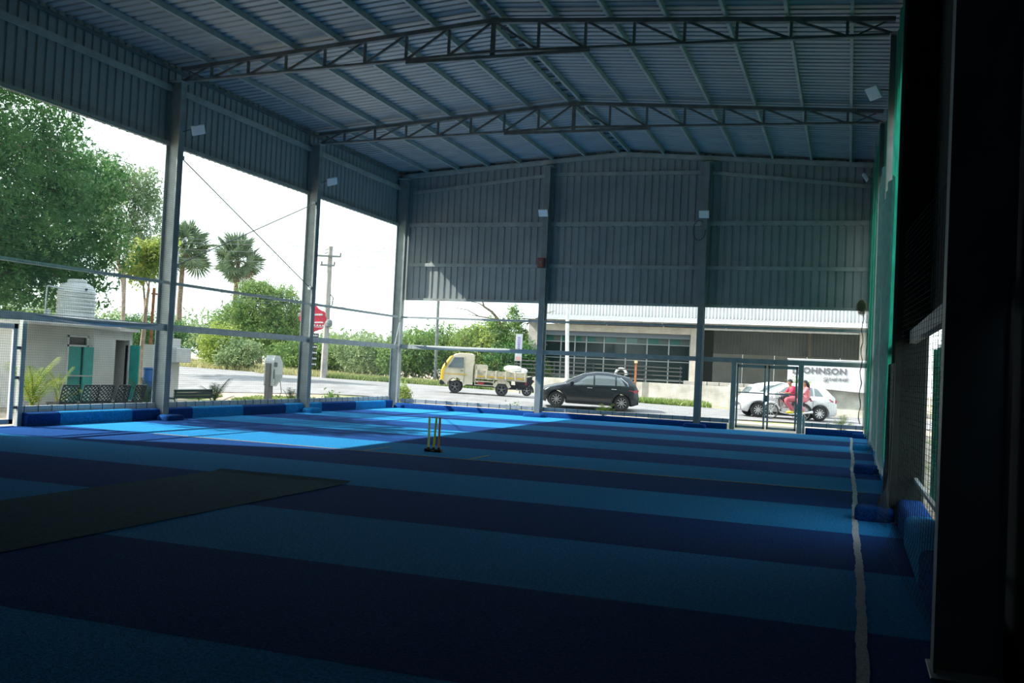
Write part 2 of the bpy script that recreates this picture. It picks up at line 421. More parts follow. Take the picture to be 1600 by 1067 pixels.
def truss(y, label):
    t = thing('roof_truss', label, 'truss', (RIDGE, y, 8.4), group='roof trusses')
    L, R_ = -15.6, 0.60
    zb = lambda x: 8.25 + 0.20*(1-abs(x-RIDGE)/8.1)
    for a, b in ((L, RIDGE), (RIDGE, R_)):
        MB().bar((a,y,ztop(a)),(b,y,ztop(b)),0.12,0.09).build('top_chord', STEEL_D, t)
        MB().bar((a,y,zb(a)),(b,y,zb(b)),0.10,0.05).build('bottom_chord', STEEL_D, t)
    for k in range(-7, 8):
        x = RIDGE+1.035*k; w = 0.10 if k == 0 else 0.055
        MB().bar((x,y,zb(x)-(0.1 if k == 0 else 0)),(x,y,ztop(x)),0.05,w,up=(1,0,0)).build('vertical', STEEL_D, t)
        if k != 0:
            s = 1 if k > 0 else -1; x2 = RIDGE+1.035*(k-s)
            MB().bar((x,y,zb(x)),(x2,y,ztop(x2)),0.045,0.05).build('diagonal', STEEL_D, t)
    for a, s in ((L, 1), (R_, -1)):
        MB().bar((a,y,zb(a)),(RIDGE-s*1.035*7,y,ztop(RIDGE-7.2)),0.045,0.05).build('diagonal', STEEL_D, t)
        MB().bar((a+0.1*s,y,ztop(a)),(a+0.75*s,y,zb(a)),0.03,0.03).build('end_strut', STEEL_D, t)
    MB().bar((-9.55,y-0.02,8.335),(-5.32,y-0.02,8.335),0.06,0.07).build('tie_bar', STEEL_D, t)
    for x in (-9.5,-5.37): MB().bar((x,y-0.02,8.34),(x,y-0.02,zb(x)),0.04,0.04).build('tie_hanger', STEEL_D, t)
truss(19.06, 'wide dark steel roof truss nearest to the viewer')
truss(25.51, 'dark steel roof truss nearer the back wall')
truss(12.62, 'dark steel roof truss overhead before the closed left wall')
# ------------------------------------------------------------------ padded kerbs wrapped in turf
def pad_profile(w, h, r=0.07, n=4):
    p = [(-w/2, 0), (w/2, 0)]
    for k in range(n+1):
        a = math.pi/2*k/n; p.append((w/2-r+r*math.cos(a), h-r+r*math.sin(a)))
    for k in range(n+1):
        a = math.pi/2+math.pi/2*k/n; p.append((-w/2+r+r*math.cos(a), h-r+r*math.sin(a)))
    return p

def kerb_run(label, axis, c, bounds, first_dark, h, w, loc, gaps=()):
    t = thing('padded_kerb', label, 'kerb', loc, group='turf-wrapped kerbs round the pitch')
    pieces = []
    for k in range(len(bounds)-1):
        a, b = bounds[k], bounds[k+1]; dark = (k % 2 == 0) == first_dark
        for g in gaps:
            if a < g-0.12 and b > g+0.12: pieces.append((k, a, g-0.12, dark)); a = g+0.12
            elif g-0.12 <= a < g+0.12: a = g+0.12
            elif g-0.12 < b <= g+0.12: b = g-0.12
        if b-a > 0.05: pieces.append((k, a, b, dark))
    for (k, a, b, dark) in pieces:
        prof = pad_profile(w, h*(1+0.02*math.sin(k*2.3)))
        if axis == 1: MB().prism([(c+u, z) for u, z in prof], 1, a+0.004, b-0.004).build('kerb_segment', TURF_D if dark else TURF_L, t)
        else: MB().prism([(c+u, z) for u, z in prof], 0, a+0.004, b-0.004).build('kerb_segment', TURF_D if dark else TURF_L, t)
    return t
kerb_run('alternating light and dark blue padded kerb along the open left side', 1, -15.73, [14.98,15.85,18.0,18.94], True, 0.27, 0.30, (-15.73,17,0))
kerb_run('padded kerb stretch of blue blocks running from the bench to the corner column', 1, -15.73, [19.18,20.15,22.3,24.4,26.45,28.65,30.85,31.4], True, 0.27, 0.30, (-15.73,25,0), (25.51,))
kerb_run('long dark blue padded kerb below the mini truck and cars', 0, 31.62, [-15.5,-3.66], True, 0.18, 0.28, (-9.6,31.62,0), (-10.12,-4.64))
kerb_run('short dark blue padded kerb between the grey gate and green nets', 0, 31.62, [-1.22,0.5], True, 0.20, 0.28, (-0.4,31.62,0))
kerb_run('padded kerb in alternating blues along the green nets', 1, 0.76, [6.3,8.7,10.9,13.1,15.3,17.5,19.7,21.9,24.1,26.3,28.5,31.4], True, 0.30, 0.30, (0.76,18,0), (12.62,19.06,25.51))

def footing(x, y, lx, ly, h, dark, label, m=None):
    t = MB(); b = 0.06
    pr = [(1,0),(1,h-b),(1-b*1.5,h-0.012),(0.7,h)]
    rings = []
    for (s, z) in pr:
        ring = []
        for k in range(20):
            a = 2*math.pi*k/20; e = 0.35
            ca, sa = math.cos(a), math.sin(a)
            ring.append((math.copysign(abs(ca)**e, ca)*lx/2*s, math.copysign(abs(sa)**e, sa)*ly/2*s, z))
        rings.append(ring)
    vs = [p for r in rings for p in r]
    fs = [(i*20+k, i*20+(k+1)%20, (i+1)*20+(k+1)%20, (i+1)*20+k) for i in range(3) for k in range(20)]+[tuple(range(60,80))]
    t.add(vs, fs)
    o = t.build('footing_pad', TURF_D if dark else TURF_L, None, smooth=True); o.location = (x, y, 0.002)
    tag(o, label, 'footing pad', 'turf-covered column footings')
footing(-15.37, 19.06, 0.40, 0.62, 0.13, True, 'dark blue turf-covered footing at the column beside the bench')
footing(-15.37, 25.51, 0.40, 0.62, 0.14, False, 'light blue turf-covered footing at the column before the red sign')
footing(-15.36, YB-0.42, 0.36, 0.40, 0.12, True, 'small dark blue footing in the corner by the green shrub')
footing(-10.12, 31.26, 0.72, 0.42, 0.13, True, 'dark blue turf-covered footing at the column beside the dark car')
footing(-4.64, 31.26, 0.72, 0.42, 0.13, True, 'dark blue turf-covered footing at the column near the grey gate')
footing(0.38, 31.2, 0.42, 0.36, 0.14, True, 'dark blue footing pad in the corner next to the green nets')
footing(0.38, 25.6, 0.44, 0.36, 0.15, False, 'light blue footing pad under the green nets, far along the white line')
footing(0.38, 19.06, 0.46, 0.40, 0.17, True, 'dark blue footing pad under the nets halfway along the white line')
footing(0.36, 12.62, 0.46, 0.42, 0.17, True, 'footing pad under drooping net in the shade of the dark column')

# ------------------------------------------------------------------ rails and ties
def rail_with_ties(name, label, p0, p1, w, h, ties, m=GALV, group='white net rails', clip=None):
    t = thing(name, label, 'rail', p0, group=group)
    MB().bar(p0, p1, w, h).build('bar', m, t)
    if ties:
        p0 = Vector(p0); p1 = Vector(p1); d = (p1-p0); n = int(d.length/ties)
        mb0 = MB()
        s = d.normalized(); q = 0.006
        if abs(s.y) > 0.5: mb0.box((-w/2-q,-0.008,-h/2-q),(w/2+q,0.008,h/2+q))
        else: mb0.box((-0.008,-w/2-q,-h/2-q),(0.008,w/2+q,h/2+q))
        me = mb0.mesh('tie', ROPE)
        for k in range(n): link('tie', me, t, tuple(d*((k+0.5)/n)))
    return t
X0 = -15.62
rail_with_ties('net_pipe_rail', 'upper galvanised pipe rail crossing the open left side', (X0,12.7,3.31),(X0,31.6,3.31),0.06,0.07,0)
rail_with_ties('net_box_rail', 'wide box rail at head height along the left side', (X0,12.7,2.22),(X0,31.6,2.22),0.08,0.16,0)
rail_with_ties('net_base_rail', 'low white rail with black cord ties along the left kerb', (-15.86,14.95,0.32),(-15.86,31.6,0.32),0.06,0.15,0.36, WHITE_P)
rail_with_ties('net_pipe_rail', 'upper pipe rail across the opening of the back wall', (-15.5,31.72,3.31),(0.55,31.72,3.31),0.06,0.07,0)
rail_with_ties('net_box_rail', 'wide grey box rail crossing the back opening in front of the cars', (-15.5,31.75,2.24),(0.55,31.75,2.24),0.08,0.15,0, STEEL)
rail_with_ties('net_base_rail', 'low grey rail with black cord ties behind the back kerb', (-15.5,31.86,0.26),(-3.62,31.86,0.26),0.06,0.13,0.40, GALV)
rail_with_ties('net_base_rail', 'short low rail with cord ties under the white banner', (-1.25,31.86,0.29),(0.5,31.86,0.29),0.06,0.13,0.40, GALV)
rail_with_ties('net_box_rail', 'wide box rail along the netted right side', (0.72,6.3,2.25),(0.72,31.5,2.25),0.08,0.15,0, STEEL)
rail_with_ties('net_pipe_rail', 'thin horizontal pipe low in the near net bay', (0.80,6.3,0.55),(0.80,12.45,0.55),0.04,0.04,0)

# rolled-up net resting on rails
def net_drape(label, pts, hgt, wid, group='rolled nets on the rails'):
    vs = []; n = len(pts)
    for i, p in enumerate(pts):
        u = i/(n-1); s = math.sin(math.pi*u)**0.7+0.08
        vs += [Vector(p)+Vector((0,0,0.0)), Vector(p)+Vector(wid)*s*0.6+Vector((0,0,-hgt*s*0.25)), Vector(p)+Vector(wid)*s+Vector((0,0,-hgt*s*0.7)), Vector(p)+Vector(wid)*s*0.5+Vector((0,0,-hgt*s))]
    fs = []
    for i in range(n-1):
        for k in range(4): fs.append((i*4+k, i*4+(k+1)%4, (i+1)*4+(k+1)%4, (i+1)*4+k))
    o = MB().add(vs, fs).build('rolled_net', CORD_W, None, smooth=True)
    tag(o, label, 'net', group)
net_drape('pale rolled net sagging on the back rail above the mini truck', [(-15.1+4.6*k/12, 31.72, 2.315) for k in range(13)], 0.13, (0,-0.13,0))
net_drape('pale rolled net sagging on the left rail before the white outhouse', [(-15.60, 14.9+3.9*k/12, 2.30) for k in range(13)], 0.16, (0.14,0,0))

# ------------------------------------------------------------------ nets
def net(name, label, m, o, u, v, lu, lv, pu, pv, r, group='nets round the court', wob=0.0, warp=None):
    o = np.array(o, float); u = np.array(u, float); v = np.array(v, float); nrm = np.cross(u, v)
    V = []; F = []; cnt = 0
    def strand(path, side):
        nonlocal cnt
        k = len(path)
        for p in path:
            V.extend([p+side*r, p+nrm*r, p-side*r, p-nrm*r])
        for i in range(k-1):
            b = cnt+i*4
            for j in range(4): F.append((b+j, b+(j+1)%4, b+4+(j+1)%4, b+4+j))
        cnt += k*4
    def P(a, b):
        p = o+u*a+v*b
        return p+np.array(warp(a, b)) if warp else p
    segv = 10 if warp else 1; segu = 24 if warp else 1
    for i in range(int(lu/pu)+1):
        a = i*pu; strand([P(a, lv*j/segv) for j in range(segv+1)], u)
    for i in range(int(lv/pv)+1):
        b = i*pv; strand([P(lu*j/segu, b) for j in range(segu+1)], v)
    ob = link(name, npmesh(name, np.array(V), np.array(F), m))
    return tag(ob, label, 'net', group)
net('court_net', 'fine dark net stretched over the open left side', CORD_L, (-15.47,12.7,0.3), (0,1,0), (0,0,1), 18.9, 6.5, 0.05, 0.05, 0.0016, warp=lambda a, b: (0.05*math.sin(a*0.9)*math.sin(b*0.5), 0, 0))
net('court_net', 'green doubled net hanging in front of the big tree', CORD_G, (-15.50,12.8,2.35), (0,1,0), (0,0,1), 3.7, 4.25, 0.045, 0.045, 0.0022, warp=lambda a, b: (0.05*math.sin(a*2.2+b*0.3), 0.05*math.sin(b*0.8+a), 0))
net('court_net', 'fine net stretched over the back wall opening and cladding', CORD_L, (-15.5,31.45,0.3), (1,0,0), (0,0,1), 16.0, 7.8, 0.05, 0.05, 0.0014, warp=lambda a, b: (0, 0.04*math.sin(a*0.8+b*0.4), 0))
net('court_net', 'dark green net hanging in folds along the far right side', CORD_G2, (0.48,24.3,0.32), (0,1,0), (0,0,1), 6.9, 7.6, 0.06, 0.06, 0.0010, warp=lambda a, b: (0.04*math.sin(a*2.4+b*0.15), 0, 0))
net('court_net', 'dark coarse net drooping onto the turf in the near bay', ROPE, (0.49,11.9,0.02), (0,1,0), (0,0,1), 1.3, 1.9, 0.05, 0.05, 0.0024,
    warp=lambda a, b: (-0.22*max(0, 1-b/0.55)**1.6*max(0.10, 1-abs(a-0.7)/0.7)+0.015*math.sin(a*3+b), 0, 0.0))
net('court_net', 'sagging dark net spread along the turf edge before the dark column', ROPE, (0.72,6.6,0.01), (-0.0568,0.9984,0), (0,0,1), 3.9, 3.2, 0.14, 0.05, 0.0017, warp=lambda a, b: (-0.10*max(0, 1-b/0.4)**1.5, 0, 0))
net('court_net', 'square-meshed net slanting across the opening beside the dark column', ROPE, (0.90,11.9,0.05), (1,0,0), (0,0,1), 0.6, 6.5, 0.05, 0.05, 0.0022)

# ------------------------------------------------------------------ green cloths on the right
def curtain(label, y0, y1, z0, z1, m, x=0.66, amp=0.10, waves=5):
    nu = waves*8
    def fn(u, v):
        y = y0+(y1-y0)*u; z = z0+(z1-z0)*v
        return (x+amp*math.sin(u*waves*2*math.pi)*(0.5+0.5*v), y+0.1*math.sin(v*3+u*5)*(1-v)*0.3, z)
    o = MB().grid(fn, nu, 10).build('net_curtain', m, None, smooth=True)
    tag(o, label, 'curtain', 'green net curtains')
curtain('green net curtain gathered nearest the back corner', 26.6, 31.2, 0.35, 8.1, GREENCLOTH, 0.58, 0.05)
curtain('pale netted curtain over the second right kerb stretch', 20.6, 23.4, 0.30, 6.2, PALECLOTH, 0.56, 0.05, 3)
curtain('green net curtain hanging before the second right column', 19.5, 25.2, 0.35, 8.1, GREENCLOTH, 0.68, 0.05, 5)
curtain('pale netted curtain reaching down to the dark footing', 16.2, 18.6, 0.22, 5.0, PALECLOTH, 0.55, 0.05, 3)
curtain('green net curtain hanging beside the dark column', 13.4, 18.8, 0.35, 8.1, GREENCLOTH, 0.67, 0.06, 5)
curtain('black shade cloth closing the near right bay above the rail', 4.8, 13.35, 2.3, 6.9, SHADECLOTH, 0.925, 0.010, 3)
curtain('added black sheet blocking light down to the ground in the nearest bay', 4.8, 10.9, -0.02, 2.34, SHADECLOTH, 0.95, 0.015, 3)  # added to block low light through this bay and darken the foreground
curtain('crumpled green shade cloth hanging outside the near bay', 13.1, 15.0, 0.05, 2.2, mat('dark_green_cloth', (0.03,0.13,0.10), 0.9, var=0.3, scale=4, transl=0.2), 1.18, 0.05, 3)
t = thing('leaning_panel', 'white and turquoise panel leaning outside the near right bay', 'panel', (1.25,13.6,-0.08))
for k, (a, b, m) in enumerate(((1.24,1.40,WHITE_P),(1.41,1.52,mat('turquoise_paint',(0.10,0.52,0.50),0.5)),(1.53,1.75,WHITE_P))):
    MB().bar(((a+b)/2,15.9,-0.06),((a+b)/2,15.5,2.3),b-a,0.04,up=(0,1,0)).build('board', m, t)

o = MB().bbox((0.495,12.49,0.20),(0.905,12.75,8.1),0.03).build('added_shade_sleeve', SHADECLOTH, None); tag(o, 'added black sleeve standing in for shade on the dark column beside the white line', 'shade sleeve')  # added black sleeve, gives the column its shade by colour

# ------------------------------------------------------------------ floodlights
FLH = mat('floodlight_white', (0.90,0.92,0.93), 0.4); FLG = mat('floodlight_glass', (0.92,0.94,0.95), 0.25)
def floodlight(loc, direction, label, arm, roll=0.0):
    t = thing('floodlight', label, 'floodlight', loc, group='floodlights on the columns')
    d = Vector(direction).normalized(); q = d.to_track_quat('Z', 'Y').to_matrix() @ Matrix.Rotation(roll, 3, 'Z') @ Matrix.Diagonal((0.8,0.8,0.8))
    def tr(mb): mb.v = [tuple(q @ Vector(p) + Vector(loc)) for p in mb.v]; return mb
    tr(MB().bbox((-0.20,-0.16,-0.03),(0.20,0.16,0.03),0.015)).build('housing', FLH, t)
    tr(MB().box((-0.165,-0.125,0.03),(0.165,0.125,0.034))).build('glass_panel', FLG, t)
    for k in range(-3, 4): tr(MB().box((k*0.05-0.006,-0.13,-0.055),(k*0.05+0.006,0.13,-0.03))).build('cooling_fin', FLH, t)
    a = Vector(arm); l = Vector(loc); b = l - d*0.05
    MB().tube([b, (b+a)/2+Vector((0,0,0.02)), a], 0.014).build('bracket', STEEL_D, t)
floodlight((-15.22,19.28,7.10), (0.75,-0.45,-0.55), 'white floodlight on the nearer left column', (-15.52,19.1,7.02), 0.4)
floodlight((-15.22,25.72,7.12), (0.75,-0.45,-0.55), 'white floodlight on the column before the red sign', (-15.52,25.55,7.04), 0.4)
floodlight((-10.12,31.22,7.03), (0.02,-0.85,-0.50), 'white floodlight on the back column above the red box', (-10.12,31.5,6.95))
floodlight((-4.62,31.22,6.94), (0.06,-0.85,-0.50), 'white floodlight on the back column above the gate', (-4.64,31.5,6.88))
floodlight((0.26,19.0,7.14), (-0.62,-0.50,-0.60), 'white floodlight sticking out from the upper net on the right', (0.52,19.06,7.2))
floodlight((0.27,31.1,8.02), (-0.80,-0.05,-0.60), 'thin edge-on floodlight high in the back corner', (0.55,31.6,8.0))

# ------------------------------------------------------------------ bracing rods, red box, nest
for a, b, lab in (((-15.6,19.2,6.40),(-15.6,25.4,3.79),'thin steel brace rod falling toward the red sign'), ((-15.6,25.4,6.38),(-15.6,19.2,3.75),'thin steel brace rod crossing upward to the far truss column')):
    t = thing('brace_rod', lab, 'brace rod', b, group='cross bracing in the left side')
    MB().cyl(a, b, 0.013, n=6).build('rod', STEEL_D, t)
    for p in (a, b): MB().box((p[0]-0.05,p[1]-0.05,p[2]-0.05),(p[0]+0.05,p[1]+0.05,p[2]+0.05)).build('clamp', WHITE_P, t)
t = thing('brace_rod', 'short pale brace in the corner by the left rail', 'brace rod', (-15.52,31.4,2.2), group='cross bracing in the left side')
MB().cyl((-15.45,31.4,3.2),(-15.52,31.2,2.28),0.013,n=6).build('rod', WHITE_P, t)
t = thing('switch_box', 'rusty red switch box fixed to the back column', 'switch box', (-10.18,31.5,5.32))
RB = mat('rust_red_box', (0.22,0.06,0.05), 0.7, var=0.25, scale=8)
MB().bbox((-10.31,31.38,5.16),(-10.06,31.50,5.50),0.015).build('case', RB, t)
MB().bbox((-10.28,31.365,5.19),(-10.09,31.38,5.47),0.006).build('lid', mat('rust_lid',(0.30,0.10,0.07),0.7), t)
MB().bbox((-10.22,31.35,5.31),(-10.15,31.367,5.38),0.004).build('catch', STEEL_D, t)
t = thing('cable_loop', 'black cable loop hanging below the floodlight over the gate', 'cable', (-4.8,31.5,6.5))
MB().tube([(-4.64+0.2*math.cos(a)-0.15,31.47,6.45+0.33*math.sin(a)) for a in [0.9+0.42*k for k in range(14)]], 0.010).build('cable', BLACKP, t)

def nest(loc):
    rnd = random.Random(5); V = []; F = []
    for k in range(1800):
        a = rnd.uniform(0, 2*math.pi); b = math.acos(rnd.uniform(-1, 1)); s = rnd.uniform(0.75, 1.05)
        p = Vector((0.17*math.sin(b)*math.cos(a), 0.15*math.sin(b)*math.sin(a), 0.20*math.cos(b)-0.02))*s
        d = Vector((rnd.uniform(-1,1), rnd.uniform(-1,1), rnd.uniform(-1,0.6)))*0.07
        if b > 2.3: d = Vector((rnd.uniform(-.3,.3), rnd.uniform(-.3,.3), -1))*rnd.uniform(0.06,0.14)
        w = d.orthogonal().normalized()*0.003; o = len(V)
        V += [p-w+Vector(loc), p+w+Vector(loc), p+d+Vector(loc)]; F.append((o,o+1,o+2))
    t = thing('bird_nest', 'shaggy brown bird nest hanging at the net corner', 'nest', (loc[0],loc[1],loc[2]-0.2))
    NM = mat('nest_straw', (0.24,0.17,0.10), 0.9, var=0.35, scale=30)
    o = link('straw', npmesh('straw', np.array([v-t.location for v in V]), np.array(F), NM), t); o['kind'] = 'stuff'
    MB().lathe([(0.01,-0.18),(0.10,-0.14),(0.15,-0.03),(0.14,0.08),(0.08,0.17),(0.01,0.2)], 14, loc).build('core', mat('nest_core',(0.16,0.11,0.07),0.95), t)
nest((0.32,31.30,4.06))
t = thing('hanging_rope', 'knotted dark rope hanging down beside the far net', 'rope', (0.36,31.35,0.4))
MB().tube([(0.36+0.03*math.sin(k*1.7),31.32,3.85-k*0.18) for k in range(20)], [0.012+0.006*(k%3==0) for k in range(20)]).build('cord', ROPE, t)

# ------------------------------------------------------------------ stumps
def stumps():
    t = thing('wicket_set', 'three yellow and orange cricket stumps in a black base', 'stumps', (-7.31,16.54,0))
    MB().bbox((-7.48,16.49,0.002),(-7.14,16.59,0.062),0.018).build('base', BLACKP, t)
    cols = [('stump_lime',(0.88,0.93,0.45)),('stump_yellow',(0.85,0.90,0.12)),('stump_orange',(0.90,0.46,0.08))]
    tops = [(-7.415,16.54),(-7.30,16.56),(-7.20,16.54)]
    for k, (n, c) in enumerate(cols):
        x, y = (-7.415+0.105*k, 16.54); tx, ty = ((-7.42,16.54),(-7.28,16.55),(-7.205,16.54))[k]
        m = mat(n, c, 0.4, transl=0.4); r = 0.021
        MB().cyl((x,y,0.05),(tx,ty,0.655),r,n=12).build('stump', m, t)
        MB().cyl((x,y,0.06),(x,y,0.085),0.028,n=12).build('socket', BLACKP, t)
    # printed marks down the orange stump
    for k in range(7):
        z = 0.08+k*0.026
        MB().box((-7.206,16.5195,z),(-7.192,16.5225,z+0.010)).build('print_mark', WHITE_P, t)
    MB().box((-7.345,16.4885,0.024),(-7.275,16.4905,0.036)).build('badge', WHITE_P, t)
stumps()

# ------------------------------------------------------------------ gates
def back_gate():
    t = thing('double_gate', 'grey steel double gate covered with net, in the back opening', 'gate', (-2.45,31.80,0))
    y = 31.80
    for x in (-3.52,-1.42): MB().bbox((x-0.08,y-0.06,0.0),(x+0.08,y+0.06,2.30),0.01).build('post', STEEL, t)
    MB().bbox((-3.44,y-0.05,2.16),(-1.50,y+0.05,2.30),0.01).build('lintel', STEEL, t)
    for k in range(24):
        x = -3.3+k*0.075; MB().tube([(x,y-0.06,2.15),(x+0.03,y-0.065,2.30),(x+0.06,y-0.06,2.15)],0.006,4).build('lashing', ROPE, t)
    for (a, b) in ((-3.42,-2.50),(-2.44,-1.52)):
        lf = MB().bbox((a,y-0.02,0.06),(a+0.06,y+0.02,2.12),0.006).bbox((b-0.06,y-0.02,0.06),(b,y+0.02,2.12),0.006).bbox((a,y-0.02,0.06),(b,y+0.02,0.14),0.006).bbox((a,y-0.02,2.02),(b,y+0.02,2.12),0.006).bbox((a,y-0.015,1.19),(b,y+0.015,1.23),0.005).build('leaf', STEEL, t)
        V = MB()
        for k in range(17): x = a+0.07+k*0.05; V.cyl((x,y,0.1),(x,y,2.1),0.002,n=4,caps=False)
        for k in range(39): z = 0.12+k*0.05; V.cyl((a+0.03,y,z),(b-0.03,y,z),0.002,n=4,caps=False)
        V.build('mesh_infill', CORD_L, lf)
        for k in range(8):
            MB().box((a-0.005,y-0.028,0.3+k*0.23),(a+0.065,y+0.028,0.315+k*0.23)).build('tie', ROPE, lf)
            MB().box((b-0.065,y-0.028,0.3+k*0.23),(b+0.005,y+0.028,0.315+k*0.23)).build('tie', ROPE, lf)
    MB().bbox((-2.50,y-0.04,0.95),(-2.44,y-0.02,1.15),0.004).build('bolt', STEEL_D, t)
    o = MB().bbox((-1.33,31.76,0),(-1.25,31.84,0.55),0.008).build('stub_post', WHITE_P, None)
    tag(o, 'short white post stub between gate and end kerb', 'post')
back_gate()
def left_gate():
    t = thing('side_gate', 'white framed net gate standing at the left edge', 'gate', (-15.75,13.8,0)); x = -15.75
    MB().bbox((x-0.05,14.86,0),(x+0.05,14.97,2.16),0.008).build('post', STEEL, t)
    lf = MB().bbox((x-0.03,14.66,0.05),(x+0.03,14.76,2.06),0.006).bbox((x-0.03,12.85,0.05),(x+0.03,12.95,2.06),0.006).bbox((x-0.03,12.85,1.96),(x+0.03,14.76,2.06),0.006).bbox((x-0.03,12.85,0.05),(x+0.03,14.76,0.15),0.006).build('leaf', WHITE_P, t)
    V = MB()
    for k in range(36): y = 12.95+k*0.05; V.cyl((x,y,0.1),(x,y,2.0),0.002,n=4,caps=False)
    for k in range(38): z = 0.14+k*0.05; V.cyl((x,12.9,z),(x,14.7,z),0.002,n=4,caps=False)
    V.build('mesh_infill', ROPE, lf)
    for k in range(9): MB().box((x-0.035,14.655,0.25+k*0.2),(x+0.035,14.70,0.265+k*0.2)).build('tie', ROPE, lf)
    for k in range(3): MB().box((x-0.02,14.76,0.35+k*0.6),(x+0.02,14.86,0.41+k*0.6)).build('hinge', STEEL_D, t)
left_gate()
# ------------------------------------------------------------------ vegetation
def leafmat(name, a, b, transl=0.35, scale=0.9): return mat(name, a, 0.6, 0, col2=b, scale=scale, transl=transl, spec=0.3)
LF_DARK = leafmat('leaf_dark_green', (0.036,0.11,0.032), (0.10,0.23,0.060))
LF_MID = leafmat('leaf_mid_green', (0.095,0.20,0.055), (0.24,0.35,0.10))
LF_PALE = leafmat('leaf_pale_green', (0.13,0.22,0.11), (0.26,0.34,0.17))
LF_LIME = leafmat('leaf_lime', (0.20,0.30,0.05), (0.42,0.48,0.12))
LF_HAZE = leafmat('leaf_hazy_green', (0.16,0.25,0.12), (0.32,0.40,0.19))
LF_PALM = leafmat('leaf_palmyra', (0.11,0.17,0.10), (0.20,0.27,0.15))
LF_ARECA = leafmat('leaf_areca', (0.10,0.20,0.02), (0.30,0.36,0.05), scale=6)
LF_SAGO = leafmat('leaf_sago', (0.03,0.07,0.025), (0.09,0.14,0.05), scale=6)
BARK = mat('bark', (0.16,0.12,0.085), 0.95, 0, var=0.3, scale=8)
BARK_P = mat('pale_bark', (0.30,0.24,0.19), 0.95, 0, var=0.25, scale=5)
DRY = leafmat('dry_grass', (0.34,0.34,0.14), (0.50,0.47,0.25), 0.25, 0.6)
GREENG = leafmat('green_grass', (0.16,0.26,0.06), (0.30,0.36,0.12), 0.25, 0.6)

def leaf_cloud(rng, blobs, n, size, flat=0.35, clump=14, droop=0.3):
    """n diamond leaves clumped on twigs inside ellipsoid blobs (cx,cy,cz,rx,ry,rz)."""
    bl = np.array(blobs, float); vol = bl[:,3]*bl[:,4]*bl[:,5]; pr = vol**0.72; pr /= pr.sum()
    nc = max(1, n//clump); bi = rng.choice(len(bl), nc, p=pr); b = bl[bi]
    d = rng.normal(size=(nc,3)); d /= np.linalg.norm(d, axis=1, keepdims=True)
    rad = rng.uniform(0.35, 1.0, (nc,1))**0.55*(1+0.10*rng.normal(size=(nc,1)))
    cc = b[:,:3]+d*rad*b[:,3:6]
    tw = d+rng.normal(size=(nc,3))*0.6; tw[:,2] -= droop; tw /= np.linalg.norm(tw, axis=1, keepdims=True)
    k = rng.uniform(-1, 1, (nc,clump,1))
    P = cc[:,None,:]+tw[:,None,:]*k*size*3.2+rng.normal(size=(nc,clump,3))*size*0.9
    P = P.reshape(-1,3); m = len(P)
    ax = rng.normal(size=(m,3)); ax[:,2] -= droop; ax /= np.linalg.norm(ax, axis=1, keepdims=True)
    nn = rng.normal(size=(m,3)); sd = np.cross(ax, nn); sd /= np.linalg.norm(sd, axis=1, keepdims=True)
    s = size*rng.uniform(0.6, 1.35, (m,1))
    V = np.stack([P-ax*s, P+sd*s*flat, P+ax*s, P-sd*s*flat], 1).reshape(-1,3)
    F = np.arange(m*4).reshape(m,4)
    return V, F

def tree(name, label, cat, base, trunk, blobs, n, size, lm, bark=BARK, group=None, seed=1, trunk_r=0.25, limbs=True, clump=14, droop=0.3):
    t = thing(name, label, cat, base, group=group); rng = np.random.default_rng(seed); rnd = random.Random(seed)
    bx, by, bz = base
    top = Vector(trunk); mb = MB(); B = Vector(base)
    mid = (B+top)/2+Vector((rnd.uniform(-.3,.3), rnd.uniform(-.3,.3), 0))
    mb.tube([B-Vector((0,0,0.1)), B+(mid-B)*0.5, mid, top], [trunk_r*1.15, trunk_r, trunk_r*0.85, trunk_r*0.7], 8)
    if limbs:
        for (cx,cy,cz,rx,ry,rz) in blobs:
            c = Vector((cx,cy,cz)); s = mid.lerp(top, rnd.uniform(0.3,1.0))
            j = s.lerp(c, 0.55)+Vector((rnd.uniform(-.4,.4), rnd.uniform(-.4,.4), rnd.uniform(-.2,.5)))
            mb.tube([s, j, c], [trunk_r*0.5, trunk_r*0.3, trunk_r*0.12], 6)
            for q in range(3):
                e = c+Vector((rnd.uniform(-.8,.8)*rx, rnd.uniform(-.8,.8)*ry, rnd.uniform(-.5,.8)*rz))
                mb.tube([j.lerp(c, 0.6), e], [trunk_r*0.16, trunk_r*0.05], 5)
    mb.build('trunk', bark, t)
    V, F = leaf_cloud(rng, blobs, n, size, clump=clump, droop=droop)
    o = link('foliage', npmesh('foliage', V-np.array(base), F, lm), t); o['kind'] = 'stuff'
    return t

